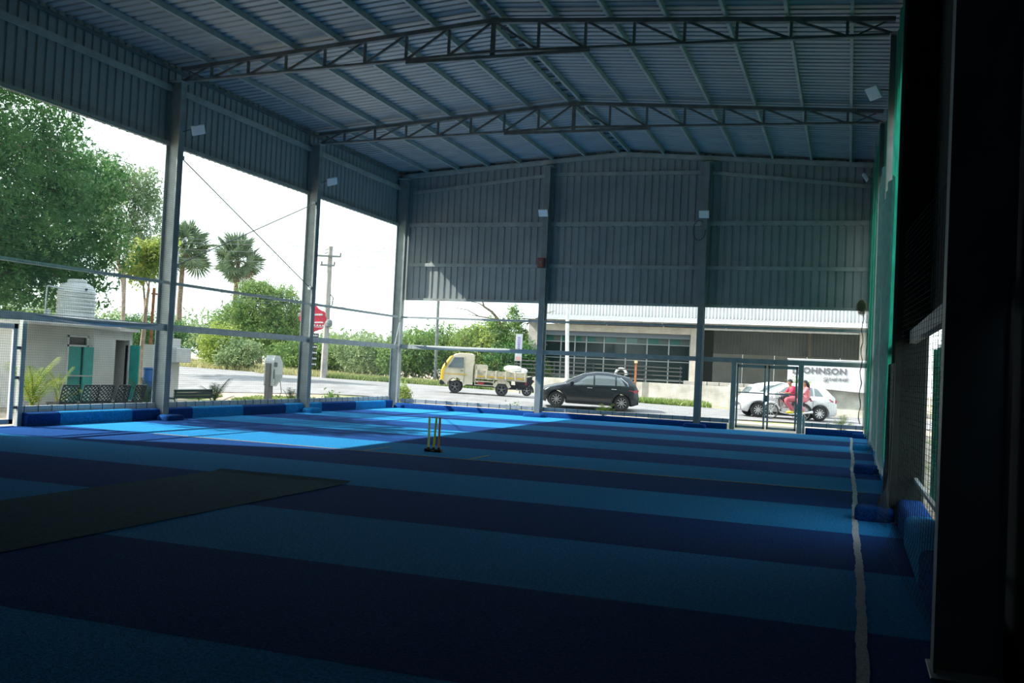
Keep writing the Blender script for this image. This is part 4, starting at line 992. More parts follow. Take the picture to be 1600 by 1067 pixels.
# decals on the second car flank: the red splash seen through the gate
def mini_truck():
    CR = mat('truck_cream_paint', (0.66,0.60,0.46), 0.45, 0, var=0.10, scale=3); YE = mat('truck_yellow_paint', (0.75,0.47,0.03), 0.4); BED = mat('truck_bed_worn', (0.50,0.45,0.33), 0.7, 0, var=0.3, scale=6)
    t = thing('mini_truck', 'cream mini truck with yellow front carrying white sacks', 'truck', gpos(-15.62,40.68,0.035), (0,0.022,RZ)); W = 0.73
    # cab loft, nose -x
    sil = [(-1.90,0.55),(-1.90,0.95),(-1.78,1.18),(-1.52,1.60),(-1.36,1.74),(-1.15,1.80),(-0.62,1.80),(-0.55,1.74),(-0.52,0.42),(-0.78,0.42)]
    c = -1.30; rr = 0.36
    for k in range(9): a = math.pi*k/8; sil.append((c+rr*math.cos(a), 0.34+rr*math.sin(a)))
    sil += [(-1.70,0.40)]
    vs = []; n = len(sil)
    for y, sx in ((-W,0.0),(-W*0.97,0.02),(W*0.97,0.02),(W,0.0)):
        for (x, z) in sil:
            k = 1.0
            yy = y*(1-0.10*max(0, (z-1.05)/0.75)); vs.append((x-(0.03 if abs(y) < W else 0)*(x < -1.3), yy, z+(0.015 if abs(y) < W and z > 1.7 else 0)))
    fs = [(j*n+i, j*n+(i+1)%n, (j+1)*n+(i+1)%n, (j+1)*n+i) for j in range(3) for i in range(n)]+[tuple(range(n-1,-1,-1)), tuple(range(3*n,4*n))]
    link('cab', MB().add(vs, fs).mesh('cab', CR), t)
    # yellow nose and windscreen
    def face(nm, x0, x1, z0, z1, w, m, off):
        sl = (x1-x0)/(z1-z0); nrm = Vector((-1,0,sl)).normalized()*off
        vs = [Vector((x0,-w,z0))+nrm,Vector((x0,w,z0))+nrm,Vector((x1,w*0.95,z1))+nrm,Vector((x1,-w*0.95,z1))+nrm]; vs += [v-nrm*1.5 for v in vs]
        link(nm, MB().add(vs, [(0,1,2,3),(7,6,5,4),(0,4,5,1),(1,5,6,2),(2,6,7,3),(3,7,4,0)]).mesh(nm, m), t)
    face('windscreen', -1.80,-1.44,1.16,1.69,0.60,CARGLASS,0.05)
    for s in (-1, 1):
        vs = [(-1.945,s*0.735,0.56),(-1.945,s*0.735,0.97),(-1.82,s*0.74,1.20),(-1.50,s*0.69,1.68),(-1.62,s*0.66,1.62),(-1.90,s*0.66,1.2),(-1.97,s*0.66,0.97),(-1.97,s*0.66,0.56)]
        vs2 = [(-1.83,s*0.742,0.56),(-1.83,s*0.742,0.97),(-1.72,s*0.735,1.18),(-1.44,s*0.685,1.70)]
        link('corner_panel', MB().add(vs+vs2, [(0,8,9,1),(1,9,10,2),(2,10,11,3),(0,1,6,7),(1,2,5,6),(2,3,4,5)]).mesh('corner_panel', YE), t)
        wv = [(-1.66,s*0.748,1.14),(-1.40,s*0.712,1.60),(-0.98,s*0.705,1.62),(-0.96,s*0.752,1.14)]
        link('door_window', MB().add(wv+[(p[0],p[1]-s*0.02,p[2]) for p in wv], [(0,1,2,3),(7,6,5,4),(0,4,5,1),(1,5,6,2),(2,6,7,3),(3,7,4,0)]).mesh('door_window', CARGLASS), t)
        link('door_handle', MB().bbox((-1.10,min(s*0.735,s*0.755),1.00),(-0.97,max(s*0.735,s*0.755),1.03),0.005).mesh('door_handle', BLACKP), t)
        link('stripe', MB().box((-1.82,min(s*0.732,s*0.738),0.84),(-0.80,max(s*0.732,s*0.738),0.875)).mesh('stripe', YE), t)
        link('door_seam', MB().box((-0.92,min(s*0.728,s*0.737),0.45),(-0.91,max(s*0.728,s*0.737),1.66)).mesh('door_seam', DARKIN), t)
        link('wing_mirror', MB().bbox((-1.80,min(s*0.74,s*0.92),1.20),(-1.74,max(s*0.74,s*0.92),1.40),0.02).mesh('wing_mirror', BLACKP), t)
        rk = MB()
        for z in (0.60,0.44): rk.bar((-0.42,s*0.70,z),(0.42,s*0.70,z),0.03,0.035)
        for x in (-0.42,0.42): rk.bar((x,s*0.70,0.42),(x,s*0.70,0.74),0.03,0.035)
        link('side_guard', rk.mesh('side_guard', CR), t)
        fen = MB(); pts = [(0.80+0.36*math.cos(a), 0.34+0.36*math.sin(a)) for a in (math.pi*0.95, math.pi*0.7, math.pi*0.3, math.pi*0.05)]
        for (a, b), (c2, d) in zip(pts, pts[1:]): fen.bar((a,s*0.66,b),(c2,s*0.66,d),0.14,0.02,up=(0,1,0))
        link('mudguard', fen.mesh('mudguard', CR), t)
        wheel(t, -1.30, s*0.60, 0.285, 0.16, s, 5, mat('steel_rim',(0.22,0.22,0.22),0.5,0.3)); wheel(t, 0.80, s*0.60, 0.285, 0.16, s, 5, MATS['steel_rim'])
        link('side_panel', MB().box((-0.40,min(s*0.70,s*0.73),0.78),(1.85,max(s*0.70,s*0.73),1.10)).mesh('side_panel', BED), t)
        for k in range(6):
            x = -0.36+k*0.435; link('panel_rib', MB().bbox((x-0.03,min(s*0.73,s*0.76),0.74),(x+0.03,max(s*0.73,s*0.76),1.12),0.006).mesh('panel_rib', CR), t)
        for k in range(5):
            x = -0.30+k*0.435; link('yellow_band', MB().box((x,min(s*0.7295,s*0.7345),0.80),(x+0.31,max(s*0.7295,s*0.7345),0.86)).mesh('yellow_band', YE), t)
    link('bumper', MB().bbox((-2.0,-0.72,0.34),(-1.80,0.72,0.55),0.04).mesh('bumper', BLACKP), t)
    link('bed_floor', MB().box((-0.45,-0.72,0.70),(1.88,0.72,0.78)).mesh('bed_floor', BED), t)
    link('headboard', MB().bbox((-0.45,-0.72,0.78),(-0.40,0.72,1.36),0.01).mesh('headboard', BED), t)
    link('tool_box', MB().bbox((-0.38,-0.70,1.08),(0.10,0.0,1.36),0.06).mesh('tool_box', CR), t)
    link('tailgate', MB().bbox((1.84,-0.72,0.74),(1.90,0.72,1.08),0.01).mesh('tailgate', BED), t)
    link('chassis', MB().box((-1.6,-0.32,0.36),(1.85,0.32,0.52)).box((-0.3,-0.62,0.40),(0.3,-0.40,0.60)).mesh('chassis', DARKIN), t)
    link('tail_lamp', MB().box((1.86,-0.70,0.58),(1.90,-0.55,0.68)).box((1.86,0.55,0.58),(1.90,0.70,0.68)).mesh('tail_lamp', LAMP_R), t)
    link('fuel_can', MB().bbox((-0.30,-0.68,0.46),(-0.02,-0.50,0.60),0.02).mesh('fuel_can', mat('red_can',(0.4,0.03,0.04),0.5)), t)
    return t
TRUCK = mini_truck()

def sack(local, size, rot, label):
    rnd = random.Random(hash(label) % 1000); vs = []; n, m = 18, 10
    for j in range(m+1):
        ph = math.pi*j/m
        for i in range(n):
            a = 2*math.pi*i/n; e = 0.6; ca, sa = math.cos(a), math.sin(a); sp = math.sin(ph)**0.6
            k = 1+0.06*math.sin(3*a+j)+0.04*math.sin(5*a-j*2)
            vs.append((size[0]/2*math.copysign(abs(ca)**e, ca)*sp*k, size[1]/2*math.copysign(abs(sa)**e, sa)*sp*k, size[2]/2*math.copysign(abs(math.cos(ph))**0.8, math.cos(ph))))
    fs = [(j*n+i, j*n+(i+1)%n, (j+1)*n+(i+1)%n, (j+1)*n+i) for j in range(m) for i in range(n)]
    o = link('sack', MB().add(vs, fs).mesh('sack', mat('woven_sack', (0.78,0.78,0.76), 0.7, 0, var=0.06, scale=8), True))
    M = Matrix.Translation(TRUCK.location) @ Matrix.Rotation(RZ, 4, 'Z') @ Matrix.Rotation(0.022, 4, 'Y') @ Matrix.Translation(local) @ Matrix.Rotation(rot, 4, 'Z')
    o.matrix_world = M; tag(o, label, 'sack', 'white sacks in the truck bed')
sack((1.50,-0.25,0.95), (0.75,0.55,0.34), 0.1, 'white sack lying lowest in the truck bed')
sack((1.40,0.35,0.95), (0.75,0.55,0.34), -0.1, 'white sack on the far side of the truck bed')
sack((1.25,-0.05,1.26), (0.80,0.55,0.30), 0.05, 'white sack heaped on top of the load')
sack((1.68,0.0,1.18), (0.36,0.6,0.26), 0.4, 'small drooping white sack against the tailgate')

def spoked_wheel(parent, x, r, w, m=RIM):
    o = link('wheel', MB().lathe([(r*0.86,-w/2),(r*0.96,-w*0.42),(r,0),(r*0.96,w*0.42),(r*0.86,w/2)], 28, (0,0,0), 'y', False).mesh('wheel', RUBBER, True), parent, (x,0,r))
    mb = MB().lathe([(r*0.87,-w*0.3),(r*0.83,-w*0.3),(r*0.83,w*0.3),(r*0.87,w*0.3)], 28, (0,0,0), 'y', False).cyl((0,-w*0.7,0),(0,w*0.7,0), r*0.17, n=12)
    for k in range(8): a = 2*math.pi*k/8; mb.bar((0,0,0),(math.cos(a)*r*0.85,0,math.sin(a)*r*0.85),0.014,0.014,up=(0,1,0))
    link('rim', mb.mesh('rim', m), o)
def motorcycle(loc, rz):
    t = thing('motorcycle', 'dark motorcycle with chrome engine ridden by two people', 'motorcycle', loc, (0,0.02,rz))
    BK = mat('bike_black_paint', (0.02,0.02,0.024), 0.2); EN = mat('engine_alloy', (0.45,0.45,0.46), 0.35, 0.7); SEAT = mat('bike_seat', (0.02,0.02,0.02), 0.7)
    spoked_wheel(t, -0.66, 0.31, 0.09); spoked_wheel(t, 0.64, 0.31, 0.10)
    link('fork', MB().cyl((-0.66,-0.10,0.31),(-0.38,-0.09,0.98),0.024,n=8).cyl((-0.66,0.10,0.31),(-0.38,0.09,0.98),0.024,n=8).mesh('fork', CHROME), t)
    link('front_mudguard', MB().tube([(-0.66+0.36*math.cos(a),0,0.31+0.36*math.sin(a)) for a in [0.3+0.28*k for k in range(9)]],0.045,6).mesh('front_mudguard', WHITE_P), t)
    tk = [(-0.30,0.78),(-0.24,0.96),(-0.05,1.00),(0.15,0.92),(0.22,0.80),(0.0,0.74)]
    link('fuel_tank', MB().prism([(x, z) for x, z in tk],1,-0.14,0.14).mesh('fuel_tank', BK), t)
    link('seat', MB().prism([(0.16,0.80),(0.20,0.88),(0.55,0.86),(0.90,0.94),(0.92,0.88),(0.55,0.78)],1,-0.13,0.13).mesh('seat', SEAT), t)
    link('side_panel', MB().prism([(0.20,0.60),(0.20,0.78),(0.62,0.80),(0.80,0.84),(0.50,0.58)],1,-0.11,0.11).mesh('side_panel', BK), t)
    link('engine', MB().bbox((-0.25,-0.15,0.28),(0.20,0.15,0.50),0.04).bbox((-0.20,-0.10,0.50),(0.04,0.10,0.74),0.02).cyl((0.05,-0.18,0.38),(0.05,0.18,0.38),0.11,n=16).mesh('engine', EN), t)
    link('frame', MB().tube([(-0.38,0,0.92),(-0.32,0,0.50),(-0.25,0,0.30),(0.30,0,0.28),(0.64,0,0.31)],0.022,6).tube([(-0.36,0,0.88),(0.3,0,0.78),(0.85,0,0.84)],0.02,6).mesh('frame', BLACKP), t)
    link('exhaust', MB().tube([(-0.22,-0.16,0.48),(-0.34,-0.17,0.30),(0.10,-0.17,0.24),(0.50,-0.18,0.30),(0.98,-0.19,0.38)],[0.022,0.022,0.024,0.045,0.05],8).mesh('exhaust', CHROME), t)
    link('shock_absorber', MB().cyl((0.62,-0.12,0.34),(0.52,-0.12,0.76),0.03,n=8).cyl((0.62,0.12,0.34),(0.52,0.12,0.76),0.03,n=8).mesh('shock_absorber', CHROME), t)
    link('handlebar', MB().tube([(-0.18,-0.36,1.06),(-0.34,-0.20,1.08),(-0.38,0,1.02),(-0.34,0.20,1.08),(-0.18,0.36,1.06)],0.014,6).mesh('handlebar', CHROME), t)
    link('head_lamp', MB().lathe([(0.03,0.14),(0.09,0.08),(0.11,0.0),(0.10,-0.03)],16,(-0.50,0,0.98),'x').mesh('head_lamp', LAMP_W), t)
    link('lamp_cowl', MB().prism([(-0.56,0.86),(-0.58,1.02),(-0.46,1.16),(-0.38,1.04),(-0.40,0.88)],1,-0.12,0.12).mesh('lamp_cowl', WHITE_P), t)
    link('rear_mudguard', MB().tube([(0.64+0.36*math.cos(a),0,0.31+0.36*math.sin(a)) for a in [-0.1+0.25*k for k in range(8)]],0.045,6).mesh('rear_mudguard', BK), t)
    link('tail_lamp', MB().bbox((0.92,-0.05,0.80),(0.98,0.05,0.87),0.01).mesh('tail_lamp', LAMP_R), t)
    link('stand', MB().tube([(0.1,-0.14,0.28),(0.22,-0.20,0.10)],0.012,5).mesh('stand', BLACKP), t)
    return t
BIKE_LOC = gpos(-2.30,40.35,0.035)
motorcycle(BIKE_LOC, RZ)

def scooter(loc, rz):
    t = thing('scooter', 'black scooter just behind the mini truck', 'scooter', loc, (0,0.02,rz)); BK = MATS['bike_black_paint']
    wheel(t, -0.60, 0, 0.245, 0.11, -1, 5); wheel(t, 0.60, 0, 0.245, 0.12, -1, 5)
    link('rear_body', MB().prism([(0.05,0.42),(0.0,0.72),(0.25,0.78),(0.80,0.84),(0.90,0.72),(0.80,0.52),(0.45,0.40)],1,-0.16,0.16).mesh('rear_body', BK), t)
    link('seat', MB().prism([(0.0,0.76),(0.02,0.84),(0.45,0.86),(0.82,0.93),(0.84,0.84)],1,-0.14,0.14).mesh('seat', BLACKP), t)
    link('floorboard', MB().bbox((-0.40,-0.18,0.26),(0.10,0.18,0.34),0.02).mesh('floorboard', BLACKP), t)
    link('leg_shield', MB().prism([(-0.42,0.28),(-0.55,0.60),(-0.40,1.0),(-0.36,0.96),(-0.46,0.60),(-0.36,0.30)],1,-0.18,0.18).mesh('leg_shield', BK), t)
    link('handlebar', MB().tube([(-0.30,-0.34,1.04),(-0.40,0,1.02),(-0.30,0.34,1.04)],0.016,6).mesh('handlebar', BLACKP), t)
    link('fork', MB().cyl((-0.60,-0.07,0.235),(-0.42,-0.05,0.95),0.022,n=8).mesh('fork', CHROME), t)
    link('exhaust', MB().tube([(0.1,0.17,0.26),(0.4,0.18,0.30),(0.85,0.19,0.36)],[0.03,0.05,0.06],8).mesh('exhaust', CHROME), t)
    link('tail_lamp', MB().bbox((0.84,-0.12,0.66),(0.92,0.12,0.76),0.02).mesh('tail_lamp', LAMP_R), t)
    link('grab_rail', MB().tube([(0.55,-0.13,0.86),(0.95,-0.10,0.97),(0.95,0.10,0.97),(0.55,0.13,0.86)],0.014,5).mesh('grab_rail', BLACKP), t)
    link('rear_mudguard', MB().tube([(0.60+0.30*math.cos(a),0,0.235+0.30*math.sin(a)) for a in [-0.2+0.22*k for k in range(7)]],0.05,6).mesh('rear_mudguard', BK), t)
scooter(gpos(-14.88,42.7,0.035), RZ)

# ------------------------------------------------------------------ people
SKIN = mat('skin_brown', (0.30,0.16,0.10), 0.55); HAIR = mat('black_hair', (0.012,0.010,0.010), 0.6)
def skinned(name, verts, edges, radii, m, parent, root=0, lev=2):
    me = bpy.data.meshes.new(name); me.from_pydata([tuple(v) for v in verts], edges, []); me.update(); me.materials.append(m)
    o = link(name, me, parent); mod = o.modifiers.new('skin', 'SKIN'); mod.use_smooth_shade = True
    lay = me.skin_vertices[0] if me.skin_vertices else None
    if lay is None:
        return o
    for i, r in enumerate(radii): lay.data[i].radius = (r, r) if not isinstance(r, tuple) else r
    for i in range(len(verts)): lay.data[i].use_root = (i == root)
    s = o.modifiers.new('sub', 'SUBSURF'); s.levels = lev; s.render_levels = lev
    return o
def chain_tube(name, pts, radii, m, parent, n=10):
    # smooth tapering limb surface
    P = [Vector(p) for p in pts]; Q = []; R = []
    for i in range(len(P)-1):
        for k in range(4):
            u = k/4; a = P[max(0,i-1)]; b = P[i]; c = P[i+1]; d = P[min(len(P)-1,i+2)]
            Q.append(0.5*((2*b)+(c-a)*u+(2*a-5*b+4*c-d)*u*u+(3*b-a-3*c+d)*u**3)); R.append(radii[i]+(radii[i+1]-radii[i])*u)
    Q.append(P[-1]); R.append(radii[-1]); return MB().tube(Q, R, n)
def rider(label, loc, rz, hipx, lean, shirt, legs, shoe, hands, longhair, head_yaw=0.0):
    t = thing('person', label, 'person', loc, (0,0.02,rz))
    hip = Vector((hipx,0,0.90)); chest = hip+Vector((-0.12*lean,0,0.30)); neck = hip+Vector((-0.19*lean,0,0.44)); head = neck+Vector((-0.05,0,0.17))
    V = []; E = []; Rr = []
    def add(p, r, par=None):
        V.append(Vector(p)); Rr.append(r); i = len(V)-1
        if par is not None: E.append((par, i))
        return i
    h = add(hip, 0.13); c0 = add((hip+chest)/2, 0.125, h); c1 = add(chest, 0.14, c0); nk = add(neck, 0.06, c1); hd0 = add(head-Vector((0,0,0.06)), 0.075, nk); hd = add(head+Vector((0,0,0.02)), 0.10, hd0); add(head+Vector((0,0,0.09)), 0.075, hd)
    arms = []; legsP = []
    for s in (-1, 1):
        sh = chest+Vector((0,s*0.19,0.12)); hand = Vector(hands[0 if s < 0 else 1]); el = (sh+hand)/2+Vector((0.04,s*0.07,-0.10))
        a = add(sh, 0.065, c1); b = add(el, 0.048, a); w = add(hand+(el-hand).normalized()*0.07, 0.032, b); pm = add(hand, (0.036,0.022), w); arms.append((sh, el, hand))
        d = (hand-el).normalized(); sd = Vector((0,1,0))
        for k in range(4):
            o = (k-1.5)*0.02; f1 = add(hand+d*0.035+sd*o, 0.010, pm); f2 = add(hand+d*(0.06+0.008*(1 if k in (1,2) else 0))+sd*o+Vector((0,0,-0.02)), 0.009, f1); add(hand+d*0.055+sd*o+Vector((0,0,-0.045)), 0.008, f2)
        th = add(hand+sd*(-s*0.035)+d*0.01, 0.011, pm); add(hand+sd*(-s*0.05)+d*0.035+Vector((0,0,-0.02)), 0.009, th)
        hj = hip+Vector((-0.03,s*0.10,-0.02)); kn = hip+Vector((-0.40,s*0.20,-0.10)); an = hip+Vector((-0.12,s*0.17,-0.52)); ft = an+Vector((-0.18,s*0.02,-0.06))
        q = add(hj, 0.095, h); q = add((hj+kn)/2, 0.085, q); q = add(kn, 0.062, q); q = add((kn+an)/2, 0.055, q); q = add(an, 0.04, q); add(ft, 0.035, q); legsP.append((hj, kn, an, ft))
    skinned('body', V, E, Rr, SKIN, t)
    # face
    MB().cyl(head+Vector((-0.095,0,0.02)), head+Vector((-0.125,0,-0.005)), 0.016, 0.010, n=8).build('nose', SKIN, t, world=False)
    for s in (-1, 1):
        MB().lathe([(0.004,-0.012),(0.012,0),(0.004,0.012)],8,tuple(head+Vector((-0.092,s*0.034,0.035))),'x').build('eye', DARKIN, t, world=False)
        MB().lathe([(0.008,-0.012),(0.026,0.0),(0.010,0.012)],10,tuple(head+Vector((0.0,s*0.098,0.01))),'y').build('ear', SKIN, t, world=False)
    MB().bbox(tuple(head+Vector((-0.098,-0.024,-0.055))), tuple(head+Vector((-0.088,0.024,-0.045))),0.004).build('mouth', mat('lips',(0.22,0.09,0.07),0.5), t, world=False)
    # hair cap
    hm = MB(); n = 16; rows = 7; vs = []
    for j in range(rows+1):
        ph = (math.pi*0.62)*j/rows
        for i in range(n):
            a = 2*math.pi*i/n; x = math.cos(a)*math.sin(ph); y = math.sin(a)*math.sin(ph); z = math.cos(ph)
            cut = 0.0 if x > -0.35 else max(0, 0.25-z)*0.9
            vs.append(head+Vector((0.012+0.118*x+cut*0.10, 0.108*y, 0.03+0.118*z+cut*0.12)))
    hm.add(vs, [(j*n+i, j*n+(i+1)%n, (j+1)*n+(i+1)%n, (j+1)*n+i) for j in range(rows) for i in range(n)]+[tuple(range(n))])
    if longhair: hm.tube([head+Vector((0.07,0,0.05)),head+Vector((0.14,0,-0.08)),head+Vector((0.16,0,-0.30)),head+Vector((0.15,0,-0.42))],[0.08,0.08,0.06,0.02],8)
    hm.build('hair', HAIR, t, world=False, smooth=True)
    # clothes
    sh = MB(); sh.v += chain_tube('x', [hip+Vector((0,0,-0.06)), (hip+chest)/2, chest, neck+Vector((0,0,-0.06))], [0.165,0.16,0.175,0.085], None, None, 14).v
    tmp = chain_tube('x', [hip+Vector((0,0,-0.06)), (hip+chest)/2, chest, neck+Vector((0,0,-0.06))], [0.165,0.16,0.175,0.085], None, None, 14); sh = MB(); sh.add(tmp.v, tmp.f)
    for (a, b, c) in arms:
        tmp = chain_tube('x', [a+Vector((0,0,0.02)), a.lerp(b,0.5), b], [0.085,0.075,0.062], None, None, 10); sh.add(tmp.v, tmp.f)
    sh.build('shirt', shirt, t, world=False, smooth=True)
    tr = MB()
    for (hj, kn, an, ft) in legsP:
        tmp = chain_tube('x', [hj, hj.lerp(kn,0.5), kn, kn.lerp(an,0.5), an+Vector((0,0,0.05))], [0.125,0.115,0.088,0.082,0.075], None, None, 12); tr.add(tmp.v, tmp.f)
    tr.build('trousers', legs, t, world=False, smooth=True)
    for (hj, kn, an, ft) in legsP:
        MB().tube([an+Vector((0.05,0,-0.05)), an+Vector((-0.02,0,-0.05)), ft+Vector((0,0,0.0)), ft+Vector((-0.08,0,-0.01))],[0.045,0.055,0.05,0.025],10).build('shoe', shoe, t, world=False, smooth=True)
    return t
RED = mat('red_shirt_cloth', (0.42,0.02,0.07), 0.8); PINK = mat('pink_cloth', (0.62,0.20,0.24), 0.8, var=0.2, scale=20); YSHOE = mat('yellow_shoe', (0.70,0.58,0.05), 0.6); KHAKI = mat('dark_trousers', (0.06,0.05,0.06), 0.8)
rider('person in a red shirt steering the motorcycle, hands on the handlebar', BIKE_LOC, RZ, 0.28, 1.0, RED, mat('rose_trousers',(0.45,0.10,0.14),0.8), YSHOE, ((-0.20,-0.34,1.08),(-0.20,0.34,1.08)), False)
rider('person in pink clothes with long black hair riding behind', BIKE_LOC, RZ, 0.74, 0.2, PINK, PINK, YSHOE, ((0.32,-0.18,1.06),(0.32,0.18,1.06)), True)
# ------------------------------------------------------------------ outhouse with water tank
WALLW = mat('limewash_wall', (0.58,0.59,0.57), 0.9, 0, var=0.07, scale=1.5, bump=0.15, bscale=25); TEAL = mat('turquoise_door', (0.02,0.33,0.30), 0.5, 0, var=0.1, scale=3)
def wall_with_hole(mb, x0, x1, ya, yb, z0, z1, holes):   # wall in the YZ plane, boxes around door holes
    ys = sorted(holes); cur = ya
    for (a, b, zt) in ys:
        mb.box((x0,cur,z0),(x1,a,z1)); mb.box((x0,a,zt),(x1,b,z1)); cur = b
    mb.box((x0,cur,z0),(x1,yb,z1))
def outhouse():
    t = thing('outhouse', 'white outhouse with a turquoise door and a dark doorway', 'outhouse', (-21.5,22,-0.1))
    m = MB(); wall_with_hole(m, -21.15, -21.0, 19.9, 22.45, -0.1, 2.2, [(21.45,22.25,1.98)]); m.box((-23.6,19.9,-0.1),(-21.15,20.05,2.2)); m.box((-21.6,22.30,-0.1),(-21.15,22.45,2.2)); m.build('block_wall', WALLW, t)
    m = MB(); wall_with_hole(m, -21.75, -21.6, 22.45, 24.75, -0.1, 2.2, [(24.02,24.62,1.93)]); m.box((-23.6,24.6,-0.1),(-21.75,24.75,2.2)); m.box((-23.7,19.9,-0.1),(-23.6,24.75,2.2)); m.build('wing_wall', WALLW, t)
    MB().bbox((-23.8,19.6,2.2),(-20.55,23.0,2.30),0.02).build('roof_slab', mat('slab_concrete',(0.55,0.55,0.53),0.9,0,var=0.12,scale=2), t)
    MB().bbox((-23.8,23.01,2.2),(-21.45,24.9,2.30),0.02).build('roof_slab', MATS['slab_concrete'], t)
    d = MB().box((-21.06,21.50,-0.05),(-21.02,22.02,1.66)).build('door', TEAL, t)
    # open leaf of the turquoise door swung outward
    MB().bar((-20.98,22.06,0.80),(-20.98,22.44,0.80),0.04,1.72).build('door_leaf', TEAL, t)
    MB().box((-21.0,21.47,0.80),(-20.95,22.42,0.84)).build('latch_bar', STEEL, t)
    fr = MB()
    for y in (21.45,22.20): fr.box((-21.04,y,-0.05),(-20.98,y+0.05,1.98))
    fr.box((-21.04,21.45,1.66),(-20.98,22.25,1.71)); fr.box((-21.04,21.45,1.93),(-20.98,22.25,1.98)); fr.build('door_frame', WHITE_P, t)
    MB().box((-21.10,21.5,1.71),(-21.08,22.2,1.93)).build('vent_panel', mat('vent_grey',(0.16,0.15,0.14),0.8), t)
    MB().box((-21.80,24.62,-0.05),(-21.20,24.66,1.78)).build('door_leaf', TEAL, t)
    MB().box((-21.62,24.60,-0.05),(-21.56,24.66,1.93)).build('door_frame', WHITE_P, t)
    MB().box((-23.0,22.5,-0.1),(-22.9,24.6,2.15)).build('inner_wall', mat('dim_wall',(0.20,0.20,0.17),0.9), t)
    return t
outhouse()
def tank():
    x, y, z = -22.35, 23.08, 2.30; t = thing('water_tank', 'white ribbed plastic water tank on the outhouse roof', 'water tank', (x,y,z))
    pr = [(0.05,0.0),(0.52,0.0)]
    for k in range(9):
        zz = 0.05+k*0.115; pr += [(0.55,zz),(0.565,zz+0.03),(0.55,zz+0.065),(0.525,zz+0.09)]
    pr += [(0.52,1.10),(0.45,1.22),(0.34,1.29),(0.28,1.30)]
    TK = mat('tank_plastic', (0.66,0.70,0.70), 0.45, 0, var=0.06, scale=3)
    MB().lathe(pr, 32, (x,y,z)).build('shell', TK, t, smooth=True)
    MB().lathe([(0.28,1.29),(0.28,1.38),(0.24,1.41),(0.03,1.42)], 28, (x,y,z)).build('lid', TK, t, smooth=True)
    MB().cyl((x+0.47,y-0.15,z+1.10),(x+0.56,y-0.18,z+1.10),0.03,n=8).build('outlet', BLACKP, t)
    p = thing('water_pipe', 'grey inlet pipe rising from the roof into the white tank', 'pipe', (x,21.6,z))
    MB().tube([(-22.1,21.65,z),(-22.1,21.68,z+1.06),(-22.1,21.72,z+1.10),(-22.2,22.40,z+1.06)],0.022,8).build('pipe', GALV, p)
    MB().bbox((-22.16,21.70,z),(-22.04,21.82,z+0.42),0.01).build('valve_box', GALV, p)
tank()
# concrete post and post shed left of the outhouse
o = MB().bbox((-21.0,18.55,-0.1),(-20.75,18.85,2.6),0.02).build('concrete_post', CONC, None); tag(o, 'grey concrete post seen through the white net gate', 'post')
o = MB().tube([(-21.9,19.0,-0.1),(-21.85,19.02,0.5),(-21.9,19.05,0.95)],[0.17,0.15,0.13],9).build('tree_stump', mat('stump_bark',(0.24,0.12,0.08),0.95,0,var=0.3,scale=10), None); tag(o, 'reddish brown tree stump behind the white net gate', 'stump')

# ------------------------------------------------------------------ cafe chairs
def cafe_chair():
    t = thing('cafe_chair', 'x', 'chair'); CH = mat('chair_plastic', (0.016,0.028,0.028), 0.5); W = 0.23
    MB().bbox((-0.24,-W,0.41),(0.22,W,0.45),0.02).build('seat', CH, t, world=False)
    for sx in (-0.20,0.18):
        for sy in (-0.20,0.20): MB().tube([(sx*1.12,sy*1.12,0.0),(sx,sy,0.42)],[0.016,0.022],6).build('leg', CH, t, world=False)
    def bp(u, v): return Vector((0.20+0.10*v+0.03*math.cos(u*math.pi/2), u*(W+0.02*v*0-0.015*(v)), 0.45+0.40*v))
    fr = MB(); 
    fr.tube([bp(-1,k/6) for k in range(7)],0.016,6); fr.tube([bp(1,k/6) for k in range(7)],0.016,6); fr.tube([bp(-1+2*k/8,1) for k in range(9)],0.016,6); fr.tube([bp(-1+2*k/8,0.03) for k in range(9)],0.016,6)
    fr.build('back_frame', CH, t, world=False)
    for k in range(9):
        v0 = 0.06+0.105*k
        pts = [bp(-1+2*i/12, min(0.98, max(0.04, v0+0.055*math.sin(i*math.pi/1.5+ (k%2)*math.pi)))) for i in range(13)]
        MB().tube(pts, 0.017, 4).build('back_slat', CH, t, world=False)
    return t
ch0 = cafe_chair()
CL = ['black lattice-back chair nearest the areca palms','black lattice-back chair standing before the turquoise door','black lattice-back chair at the right edge of the turquoise door','black lattice-back chair left of the dark doorway','black lattice-back chair next to the feathery palm and barrel']
for k, y in enumerate((17.25,17.86,18.34,18.90,19.46)):
    c = ch0 if k == 0 else copy_tree(ch0)
    c.location = (-16.95, y, gz(-16.95, y)); c.rotation_euler = (0,0,0.06*(k-2)); c['label'] = CL[k]; c['group'] = 'lattice-back chairs outside the left net'

# bench
t = thing('park_bench', 'dark green bench with slim legs outside the left net', 'bench', (-18.0,23.1,-0.08)); BG = mat('bench_green', (0.012,0.05,0.05), 0.4)
for k in range(3): MB().bbox((-17.80,22.15,0.34+k*0.085),(-17.77,23.85,0.42+k*0.085),0.006).build('back_slat', BG, t)
for k in range(3): MB().bbox((-18.20+k*0.13,22.15,0.33),(-18.09+k*0.13,23.85,0.36),0.006).build('seat_slat', BG, t)
for y in (22.2,23.8):
    MB().tube([(-17.76,y,0.58),(-17.80,y,0.32),(-17.74,y,-0.08)],0.016,6).build('leg', BG, t); MB().tube([(-17.80,y,0.32),(-18.2,y,0.32),(-18.24,y,-0.08)],0.016,6).build('leg', BG, t)
